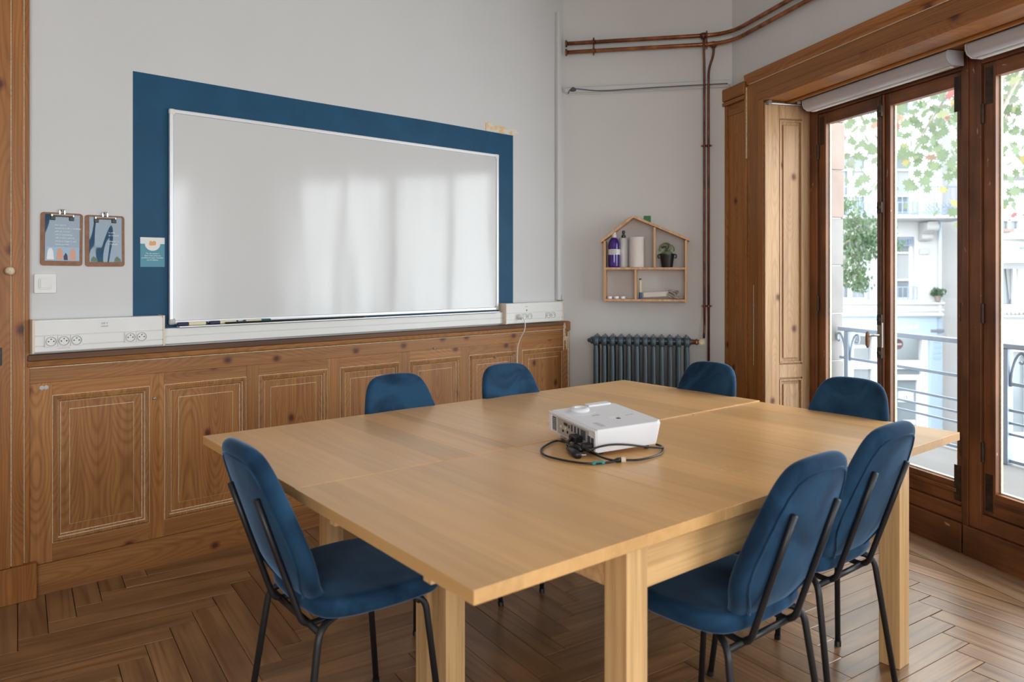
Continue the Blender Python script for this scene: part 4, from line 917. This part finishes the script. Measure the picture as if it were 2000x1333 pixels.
for x in (0,.513): obj('end_cap',MB().box(x,x+.009,-.062,.011,-.002,.132),cream_plastic,tr2,bevel=.002)
for x in (.158,.204,.375,.421): socket(tr2,x,.044,-.0605)
obj('label_sticker',MB().box(.16,.2,-.0608,-.0602,.095,.12),paper,tr2); text('label_text','230 V',.010,blue_pl,tr2,T((.18,-.0610,.103)),'CENTER',.00005)
obj('status_lamp',MB().lathe([(.005,0),(.005,.002),(.002,.003)],10,M=T((.18,-.0605,.083)) @ RX(90)),dark_grey,tr2)
wp = empty('power_lead',LM(2.646,-.0605,1.044),'white cord plugged in near the corner, hanging down over the wainscot','cord')
obj('plug',MB().lathe([(.018,0),(.018,.02),(.012,.03),(.006,.036)],14,M=RX(90)),white_plastic,wp,smooth=False)
obj('cord',MB().tube(bez([(0,-.034,0),(.005,-.05,-.02),(.012,-.045,-.08),(.016,.025,-.2),(.02,.028,-.45),(.03,.026,-.75),(.05,.03,-1.03)]),.0035,7),white_plastic,wp,smooth=True)
sp = empty('wall_stub',LM(3.09,0,1.145),'tiny dark pipe stub above the corner trunking','pipe stub')
obj('stub',MB().tube([(0,-.01,-.005),(0,-.01,.03)],.005,8),dark_grey,sp); obj('base',MB().box(-.012,.012,-.02,.011,-.012,-.004),steel,sp)

# ================================================================== RADIATOR WALL
def BM(t,y,z): return FB @ T((t,y,z))
ra = empty('radiator',BM(.206,-.14,0),'old grey-blue cast iron column radiator under the house shelf','radiator')
ns = 12; pitch = .0532
for i in range(ns):
    x = i*pitch+.02; b = MB()
    for y in (-.06,.0,.06):
        b.tube([(x,y,.10),(x,y,.14),(x,y,.80),(x,y,.86)],[.014,.0175,.0175,.014],10)
    for z0,z1,zc in ((.05,.13,.09),(.842,.908,.875)):
        pr = rrect(-.085,.085,z0,z1,.026,5)
        n = len(pr); c = Vector((0,zc)); e = .93
        pts = [(x-.0175,y*e,zc+(z-zc)*e) for y,z in pr]+[(x-.012,y,z) for y,z in pr]+[(x+.012,y,z) for y,z in pr]+[(x+.0175,y*e,zc+(z-zc)*e) for y,z in pr]
        b.add(pts,[tuple(range(n))[::-1],tuple(range(3*n,4*n))]+[(r*n+k,r*n+(k+1)%n,(r+1)*n+(k+1)%n,(r+1)*n+k) for r in range(3) for k in range(n)])
        b.tube([(x-.0266,0,zc),(x+.0266,0,zc)],.026,12)
        if zc > .5: b.tube([(x,-.07,z1+.001),(x,.07,z1+.001)],.008,8)
    if i in (0,ns-1):
        for y in (-.06,.06): b.tube([(x,y,.07),(x,y-.004 if y<0 else y+.004,.0)],[.016,.02],8)
    obj('radiator_section',b,rad_paint,ra,smooth=True).data.set_sharp_from_angle(angle=R(50))
obj('end_plug',MB().lathe([(.024,0),(.024,.01),(.016,.014),(.012,.03),(.006,.034)],10,M=T((-.008,0,.875)) @ RY(-90)),rad_paint,ra)
va = obj('valve_body',MB().tube([(ns*pitch-.01,0,.875),(ns*pitch+.055,0,.875)],[.018,.012],10),copper_dark,ra)
obj('valve_nut',MB().lathe([(.016,-.008),(.019,-.004),(.019,.006),(.016,.01)],6,M=T((ns*pitch+.03,0,.875)) @ RY(90)),copper,va)
obj('valve_knob',MB().lathe([(.016,0),(.021,.006),(.021,.022),(.012,.028),(.008,.026)],14,M=T((ns*pitch+.062,-.012,.875)) @ RX(90)),filler,ra)
# copper pipes
def pipe(name,label,path,r,mat,clamps,parts=()):
    p = empty(name,FB,label,'pipe','copper heating pipes')
    obj('pipe_run',MB().tube(path,r,12),mat,p,smooth=True)
    for c,ax in clamps:
        k = obj('pipe_clamp',MB().lathe([(r+.001,-.006),(r+.005,-.006),(r+.005,.006),(r+.001,.006)],14,M=T(c) @ (RY(90) if ax == 'x' else Matrix.Identity(4))),copper_dark,p)
        obj('clamp_screw',MB().tube([(c[0],c[1],c[2]),(c[0],-.001,c[2])],.004,6),steel,k)
        obj('clamp_ear',MB().box(c[0]-.005,c[0]+.005,c[1]-.004,c[1]+.004,c[2]-r-.016,c[2]+r+.016) if ax == 'x' else MB().box(c[0]-r-.014,c[0]+r+.014,c[1]-.004,c[1]+.004,c[2]-.005,c[2]+.005),copper_dark,k)
    return p
inv = FB.inverted()
def w2b(t,y,z): return tuple(inv @ (FW @ Vector((t,y,z))))
hp = []
for z,r in ((2.902,.0135),(2.842,.0135)):
    q1 = Vector(w2b(0,-.04,z)); q2 = Vector(w2b(1,-.04,z)); tt = (-.04-q1.y)/(q2.y-q1.y); corner = tuple(q1.lerp(q2,tt))
    path = bend([(.005,-.04,z),corner,w2b(2.0,-.04,z),w2b(3.4,-.04,z)],.16,8)
    hp.append(path)
p1 = pipe('copper_pipe','upper horizontal copper pipe near the ceiling',hp[0],.0135,copper,[((.197,-.04,2.902),'x'),((.945,-.04,2.902),'x')])
p2 = pipe('copper_pipe','lower horizontal copper pipe near the ceiling',hp[1],.0135,copper,[((.197,-.04,2.842),'x'),((.945,-.04,2.842),'x')])
for p,z in ((p1,2.902),(p2,2.842)):
    obj('wall_collar',MB().lathe([(.015,0),(.023,.001),(.025,.006),(.022,.012),(.015,.014)],14,M=T((.003,-.04,z)) @ RY(90)),copper_dark,p,smooth=True)
p3 = pipe('copper_pipe','upright copper pipe bending into the radiator valve',bend([(.925,-.04,2.9),(.926,-.068,2.86),(.926,-.068,2.80),(.930,-.035,2.7),(.931,-.035,1.1),(.925,-.14,.98),(.922,-.14,.90)],.05,5),.0078,copper_dark,[((.9305,-.035,2.17),'z'),((.931,-.035,1.105),'z')])
p4 = pipe('copper_pipe','upright copper pipe with an offset kink, running down to the floor',bend([(.99,-.04,2.845),(.99,-.04,2.77),(.958,-.035,2.68),(.957,-.035,2.5),(.959,-.035,.015)],.06,5),.0078,copper_dark,[((.958,-.035,2.17),'z'),((.9585,-.035,1.105),'z')])
obj('tee_joint',MB().tube([(.925,-.04,2.902-.022),(.925,-.04,2.902+.016)],.016,12).tube([(.90,-.04,2.902),(.95,-.04,2.902)],.016,12),copper_dark,p1,smooth=True)
obj('tee_joint',MB().tube([(.99,-.04,2.842-.024),(.99,-.04,2.842+.014)],.016,12).tube([(.965,-.04,2.842),(1.015,-.04,2.842)],.016,12),copper_dark,p2,smooth=True)

# house shelf -------------------------------------------------------------
hs = empty('wall_shelf',BM(.27,0,1.13),'small house-shaped pine wall shelf above the radiator','shelf')
D = .13; th = .015; SW = .546; e = .41; ax_,az = .197,.562; mid = .217
obj('side_board',MB().box(0,th,-D,-.002,0,e),white_wood,hs,bevel=.0015); obj('side_board',MB().box(SW-th,SW,-D,-.002,0,e),white_wood,hs,bevel=.0015)
obj('bottom_board',MB().box(th,SW-th,-D+.001,-.002,.006,.006+th),white_wood,hs,bevel=.0015); obj('shelf_board',MB().box(th,SW-th,-D+.001,-.002,mid,mid+th),white_wood,hs,bevel=.0015)
obj('divider',MB().box(.205,.205+th,-D+.002,-.002,.006+th,mid),white_wood,hs,bevel=.0015)
dz = e+(az-e)*(SW-.336)/(SW-ax_)
obj('divider',MB().box(.329,.329+th,-D+.002,-.002,mid+th,dz-.004),white_wood,hs,bevel=.0015)
def roofb(x0,z0,x1,z1):
    d = Vector((x1-x0,z1-z0)).normalized(); n = Vector((-d.y,d.x)); n = n if n.y > 0 else -n
    q = [(x0,z0),(x1,z1),(x1+n.x*th,z1+n.y*th),(x0+n.x*th,z0+n.y*th)]
    obj('roof_board',MB().prism(q,-D-.004,-.002,0,XZ),white_wood,hs,bevel=.0015)
sl = (az-e)/(ax_-.0); sr = (az-e)/(SW-ax_)
roofb(-.016,e-.016*sl,ax_,az); roofb(SW+.016,e-.016*sr,ax_+.0,az)
gx = .265; gz = az-sr*(gx-ax_)+th*1.06
gc = empty('green_block',BM(.27+gx,-.075,1.13+gz),'small green block sitting on the shelf roof','block')
obj('block',MB().prism([(-.0,0),(.046,-sr*.046),(.046,.028),(0,.028)],-.02,.02,0,XZ),green,gc,bevel=.002); obj('block_face',MB().box(.006,.040,-.0212,-.02,.002,.023),green,gc)
def onshelf(name,x,y,z,label,cat,group=None): return empty(name,BM(.27+x,y,1.13+z),label,cat,group)
z1 = mid+th+.0005; z0 = .006+th+.0005
pb = onshelf('spray_bottle',.068,-.084,z1,'violet bottle with white cap and label on the house shelf','bottle')
obj('body',MB().lathe([(.034,0),(.038,.004),(.039,.01),(.039,.155),(.034,.175),(.022,.192),(.014,.2),(.013,.205)],24),violet,pb,smooth=True)
obj('cap',MB().lathe([(.015,.2),(.016,.203),(.016,.222),(.0125,.224),(.0115,.25),(.010,.256)],18),white_plastic,pb)
obj('label',MB().lathe([(.0394,.085),(.0396,.0855),(.0396,.121),(.0394,.1215)],24),paper,pb)
for i,l in enumerate(('nettoyant','spray pour','tableau')): text('label_text',l,.010,navy_pl,pb,T((0,-.0398,.110-.0105*i)),'CENTER',.00005)
wbt = onshelf('pump_bottle',.129,-.04,z1,'pale bottle with black pump, behind the violet bottle','bottle')
obj('body',MB().lathe([(.027,0),(.030,.004),(.030,.19),(.027,.198),(.014,.2)],22),white_plastic,wbt,smooth=False)
obj('pump_collar',MB().lathe([(.014,.2),(.014,.216),(.008,.219),(.007,.232),(.01,.233),(.01,.246),(.004,.25)],14),black_plastic,wbt); obj('nozzle',MB().tube([(0,0,.24),(0,-.03,.24)],.004,8),black_plastic,wbt)
rl = onshelf('paper_roll',.219,-.068,z1,'white paper roll standing on the house shelf','paper roll')
obj('paper',MB().lathe([(.016,0),(.049,0),(.0505,.002),(.0505,.201),(.049,.203),(.016,.203)],28),plain('soft_white_paper',(.74,.68,.63),.85),rl); obj('core_tube',MB().lathe([(.0155,.001),(.0155,.2035)],16),brown_board,rl)
pt_ = onshelf('potted_plant',.418,-.068,z1,'curly succulent in a black pot on the house shelf','plant')
obj('pot',MB().lathe([(.034,0),(.036,.003),(.046,.078),(.048,.08),(.048,.09),(.044,.09),(.042,.08)],24),black_plastic,pt_)
for s in (-1,1): obj('pot_ear',MB().tube(bend([(s*.045,0,.086),(s*.060,0,.084),(s*.060,0,.064),(s*.048,0,.062)],.01),.004,8),black_plastic,pt_,smooth=True)
obj('soil',MB().lathe([(.042,.076),(.001,.079)],16),soil,pt_)
obj('leaf_clump',MB().lathe([(.001,.08),(.036,.084),(.038,.094),(.026,.104),(.001,.112)],12),leafgreen,pt_,smooth=True)
def curl(r0,turn,cx,cz,a0,mt,rr):
    P = []
    for k in range(26):
        q = k/25; a = R(a0+turn*q); r = r0*(1-.75*q); P.append((cx+r*math.cos(a),-.01*q,cz+r*math.sin(a)))
    obj('leaf',MB().tube(P,[rr*(1-.5*i/25) for i in range(26)],7),mt,pt_,smooth=True)
curl(.05,-290,.0,.125,200,leafgreen,.006); curl(.032,-330,-.008,.135,190,darkleaf,.006); curl(.036,250,.012,.125,-30,leafgreen,.004); curl(.022,-300,-.012,.12,160,darkleaf,.007)
for i,x in enumerate((.044,.089,.133)):
    c_ = onshelf('tea_candle',x-.006,-.085,z0,('low white candle in the lower shelf corner, first from the side board','low white candle in the lower shelf, middle of the three','low white candle in the lower shelf, nearest the divider')[i],'candle','white candles on the shelf')
    obj('cup',MB().lathe([(.0195,0),(.0205,.002),(.0205,.016),(.0185,.017)],18),alu,c_); obj('wax',MB().lathe([(.018,.012),(.018,.0165),(.002,.0175)],18),white_plastic,c_)
    obj('wick',MB().tube([(0,0,.017),(.001,0,.023)],.0008,5),dark_grey,c_)
mk = onshelf('marker',.243,-.10,z0,'cream marker standing upright on its blue cap in the shelf','marker')
obj('cap',MB().lathe([(.0095,0),(.0095,.042),(.0085,.044)],14),blue_pl,mk); obj('barrel',MB().lathe([(.0083,.044),(.0083,.127)],14),yellow_pl,mk); obj('end_plug',MB().lathe([(.0078,.127),(.0078,.136),(.006,.137)],14),navy_pl,mk)
st = onshelf('white_remote',.262,-.085,z0,'long white stick lying in the lower shelf','stick')
obj('body',MB().obox(RY(-3),0,.165,-.015,.02,0.009,.044),plain('off_white_plastic',(.66,.62,.57),.6),st,bevel=.004); obj('end_cap',MB().obox(RY(-3),-.006,.0,-.012,.017,.012,.041),rope_grey,st,bevel=.002)
cb = onshelf('cord_bundle',.455,-.08,z0,'tangled grey cord bundle beside the white stick','cord')
rg = random.Random(5); P = []
for k in range(46):
    a = k*.62; P.append((.042*math.cos(a)*(.7+.3*math.sin(k*1.7)),.022*math.sin(a*1.3),.03+.026*math.sin(a*.9+.4)))
obj('cord',MB().tube(bez(P,4),.0045,6),rope_grey,cb,smooth=True)
obj('plug_end',MB().obox(T((.035,-.01,.0)) ,0,.03,-.008,.008,.004,.02),rope_grey,cb,bevel=.003)

# roller blinds -------------------------------------------------------------
def blind(x0,x1,label):
    b = empty('roller_blind',FW @ T((x0,.2,2.30)),label,'blind','roller blind cassettes over the windows')
    w = x1-x0; pr = [(.045,0),(-.02,0),(-.045,.014),(-.055,.035),(-.055,.06),(-.045,.069),(.045,.069)]
    obj('cassette',MB().sweep_x(pr,.004,w-.004),blindgrey,b,bevel=.004)
    for x in (-.004,w-.004): obj('end_cap',MB().sweep_x([(y*1.04,z*1.02-.001) for y,z in pr],x,x+.008),blindgrey,b,bevel=.002)
    obj('blind_bar',MB().box(.02,w-.02,-.01,.012,-.008,0),white_plastic,b,bevel=.002)
blind(.535,1.58,'grey roller blind cassette over the casement nearest the radiator')
blind(1.688,2.73,'grey roller blind cassette cut by the picture edge')

# ================================================================== PROJECTOR
pj_o = Vector((.272,2.392,.7445)); E1 = Vector((-.423,.906,.042)).normalized(); E2 = Vector((.906,.423,.036)); E2 = (E2-E1*E2.dot(E1)).normalized(); E3 = E2.cross(E1)
PM_ = Matrix(((E2.x,E1.x,E3.x,pj_o.x),(E2.y,E1.y,E3.y,pj_o.y),(E2.z,E1.z,E3.z,pj_o.z),(0,0,0,1)))
pj = empty('projector',PM_,'white projector with sockets on its short side, in the middle of the tables','projector')
PX,PY,PH = .25,.315,.082
b = MB(); base = [(.0,.0),(.225,.0),(.243,.02),(.243,.29),(.225,.305),(.0,.305)]; top = [(0,0),(.24,0),(.262,.022),(.262,.3),(.24,.318),(.0,.318)]
n = 6; pts = [(x,y,.006) for x,y in base]+[(x,y,.070) for x,y in top]+[(x*.975+.003,y*.975+.003,.0815) for x,y in top]
b.add(pts,[tuple(range(n))[::-1],tuple(range(2*n,3*n))]+[(r*n+k,r*n+(k+1)%n,(r+1)*n+(k+1)%n,(r+1)*n+k) for r in range(2) for k in range(n)])
obj('body',b,white_proj,pj,bevel=.004,seg=3)
obj('port_panel',MB().box(-.0012,.0,.05,.262,.012,.066),plain('port_panel_grey',(.42,.41,.38),.5),pj)
obj('side_rim',MB().box(-.006,.0,.30,.318,.012,.078).box(-.006,0,0,.012,.01,.078).box(-.008,0,0,.318,.072,.079),white_proj,pj,bevel=.002)
for y0,y1,z0_,z1_,mt in ((.272,.296,.016,.064,dark_grey),(.04,.056,.014,.052,dark_grey),(.012,.034,.016,.05,dark_grey),(.07,.1,.03,.062,dark_grey),(.112,.12,.04,.062,navy_pl),(.134,.142,.04,.062,navy_pl),(.156,.164,.04,.062,navy_pl),(.175,.183,.046,.058,black_plastic),(.14,.165,.024,.032,black_plastic),(.19,.215,.05,.06,black_plastic)):
    obj('port',MB().box(-.0028,-.001,y0,y1,z0_,z1_),mt,pj,bevel=.0006)
for y,z in ((.205,.04),(.222,.028),(.238,.04),(.19,.03)): obj('jack',MB().lathe([(.005,0),(.005,.002),(.002,.0025)],10,M=T((-.001,y,z)) @ RY(-90)),yellow_pl if z > .035 else black_plastic,pj)
for k in range(7): obj('vent_slat',MB().box(-.0035,-.002,.273,.295,.018+.0065*k,.0205+.0065*k),grey_plastic,pj)
obj('lens_recess',MB().prism([(.03,.20),(.075,.188),(.12,.205),(.13,.235),(.115,.27),(.06,.285),(.03,.26)],.0815,.0822,0),white_proj,pj,bevel=.0004)
obj('focus_ring',MB().lathe([(.030,0),(.034,.004),(.034,.010),(.028,.014),(.018,.014),(.016,.006)],24,(.085,.255,.079)),white_proj,pj,smooth=False)
obj('lens_hood',MB().box(.14,.235,.285,.318,.079,.088),white_proj,pj,bevel=.003)
obj('button_pad',MB().box(.115,.15,.105,.13,.0815,.0823),plain('pad_white',(.85,.85,.86),.3),pj,bevel=.0004); obj('sensor_window',MB().box(.138,.150,.092,.104,.0815,.0828),black_plastic,pj)
ink = plain('grey_ink',(.25,.25,.27),.5)
def ptext(s,size,x,y,rot=-90): 
    o = text('printed_text',s,size,ink,pj,Matrix.Identity(4),'CENTER',.00005); o.matrix_local = T((x,y,.0818)) @ RZ(rot)
ptext('acer',.020,.10,.165,0); ptext('DLP 3D',.010,.205,.12,0)
for k in range(5): obj('printed_line',MB().box(.035+.004*k,.0365+.004*k,.03,.085,.0814,.0818),plain('pale_ink',(.5,.5,.52),.5) if k == 0 else bpy.data.materials['pale_ink'],pj)
for x,y in ((.03,.03),(.21,.03),(.03,.28),(.2,.28)):
    zf = (PM_ @ Vector((x,y,0))).z-.7402
    if y > .2: zf -= .0
    obj('foot',MB().tube([(x,y,.008),(x,y,.008-max(zf,.003)-.0065)],.009,10),black_plastic if y < .2 else grey_plastic,pj)
# cables around the projector
cab = empty('power_cable',(.10,2.3,.7402),'black power cable looped around the projector with teal tag','cable')
loop = [(0.0838, 0.2772, 0.005), (0.0524, 0.2952, 0.005), (0.0126, 0.2248, 0.005), (-0.0052, 0.1548, 0.005), (0.0084, 0.0871, 0.005), (0.0555, 0.0347, 0.005), (0.1073, -0.0013, 0.005), (0.1495, -0.0112, 0.005), (0.1945, 0.003, 0.005), (0.2301, 0.0245, 0.005), (0.2566, 0.0303, 0.005), (0.2939, 0.0347, 0.005), (0.3361, 0.0644, 0.005), (0.3767, 0.1103, 0.005), (0.3967, 0.1662, 0.005), (0.4007, 0.2213, 0.005), (0.3888, 0.242, 0.005)]
obj('cable_loop',MB().tube(bez(loop,6),.0036,8),black_plastic,cab,smooth=True)
arc2 = [tuple(PM_ @ Vector(v)-Vector((.10,2.3,.7402))) for v in ((-.03,-.012,.026),(-.004,-.02,.034),(.04,-.024,.036),(.10,-.026,.028),(.16,-.027,.014),(.21,-.026,.004),(.243,-.02,-.002))]
obj('cable_strand',MB().tube(bez(arc2,6),.0033,8),black_plastic,cab,smooth=True)
obj('cable_strand',MB().tube(bez([(0.0951, 0.1647, 0.0073), (0.13, 0.1647, 0.0073), (0.1558, 0.1165, 0.0073), (0.1798, 0.0626, 0.0073), (0.2047, 0.0256, 0.0073), (0.2306, 0.0154, 0.0073)],6),.0036,8),black_plastic,cab,smooth=True)
obj('cable_strand',MB().tube(bez([[(0.0687, 0.2338, 0.0248)][0],[(0.0929, 0.1864, 0.0178)][0],[(0.11, 0.1136, 0.0118)][0],[(0.1294, 0.1583, 0.0088)][0]],6),.004,8),black_plastic,cab,smooth=True)
a = Vector([(0.1441, -0.0112, 0.005)][0]); b_ = Vector([(0.1851, 0.0001, 0.005)][0]); obj('teal_tag',MB().tube([a,a.lerp(b_,.1),a.lerp(b_,.9),b_],[.004,.0058,.0058,.004],10),teal_tape,cab,smooth=True)
a = Vector([(0.2145, 0.0174, 0.0068)][0]); b_ = Vector([(0.2386, 0.0275, 0.0068)][0]); c_ = Vector([(0.2525, 0.0275, 0.0068)][0])
obj('connector_grip',MB().tube([a,a.lerp(b_,.5),b_],[.004,.008,.0085],10),black_plastic,cab,smooth=True); obj('connector_tip',MB().tube([b_,c_],[.0095,.0095],12),cream_plastic,cab)
a = Vector([(0.083, 0.1577, 0.0128)][0]); b_ = Vector([(0.1097, 0.0675, 0.0098)][0]); obj('plug',MB().tube([a,a.lerp(b_,.3),a.lerp(b_,.7),b_],[.007,.012,.0145,.012],12),black_plastic,cab,smooth=True)
a = Vector([(0.0962, 0.1781, 0.0158)][0]); b_ = Vector([(0.1262, 0.1245, 0.0168)][0]); obj('plug',MB().tube([a,a.lerp(b_,.4),b_],[.008,.013,.010],12),black_plastic,cab,smooth=True)
for p0,p1 in (((0.1182, 0.1197, 0.0168), (0.1407, 0.1245, 0.0168)), ((0.1063, 0.0711, 0.0108), (0.1346, 0.0741, 0.0108))): obj('plug_pin',MB().tube([p0,p1],.0024,8),chrome,cab)
vg = empty('video_plug',PM_ @ T((-.022,.105,.032)),'chunky black plug pushed into the projector side','plug')
obj('grip',MB().box(-.012,.0195,-.022,.022,-.011,.011),black_plastic,vg,bevel=.004); obj('strain_relief',MB().tube([(-.012,0,0),(-.03,-.006,-.006),(-.038,-.016,-.014)],[.006,.005,.004],8),black_plastic,vg,smooth=True)
pwp = empty('power_plug',PM_ @ T((-.02,.028,.022)),'black mains plug in the projector corner socket','plug')
obj('grip',MB().box(-.014,.0165,-.016,.018,-.011,.012),black_plastic,pwp,bevel=.004); obj('strain_relief',MB().tube([(-.014,0,.004),(-.02,-.02,.006),(-.012,-.045,.004)],[.006,.005,.004],8),black_plastic,pwp,smooth=True)
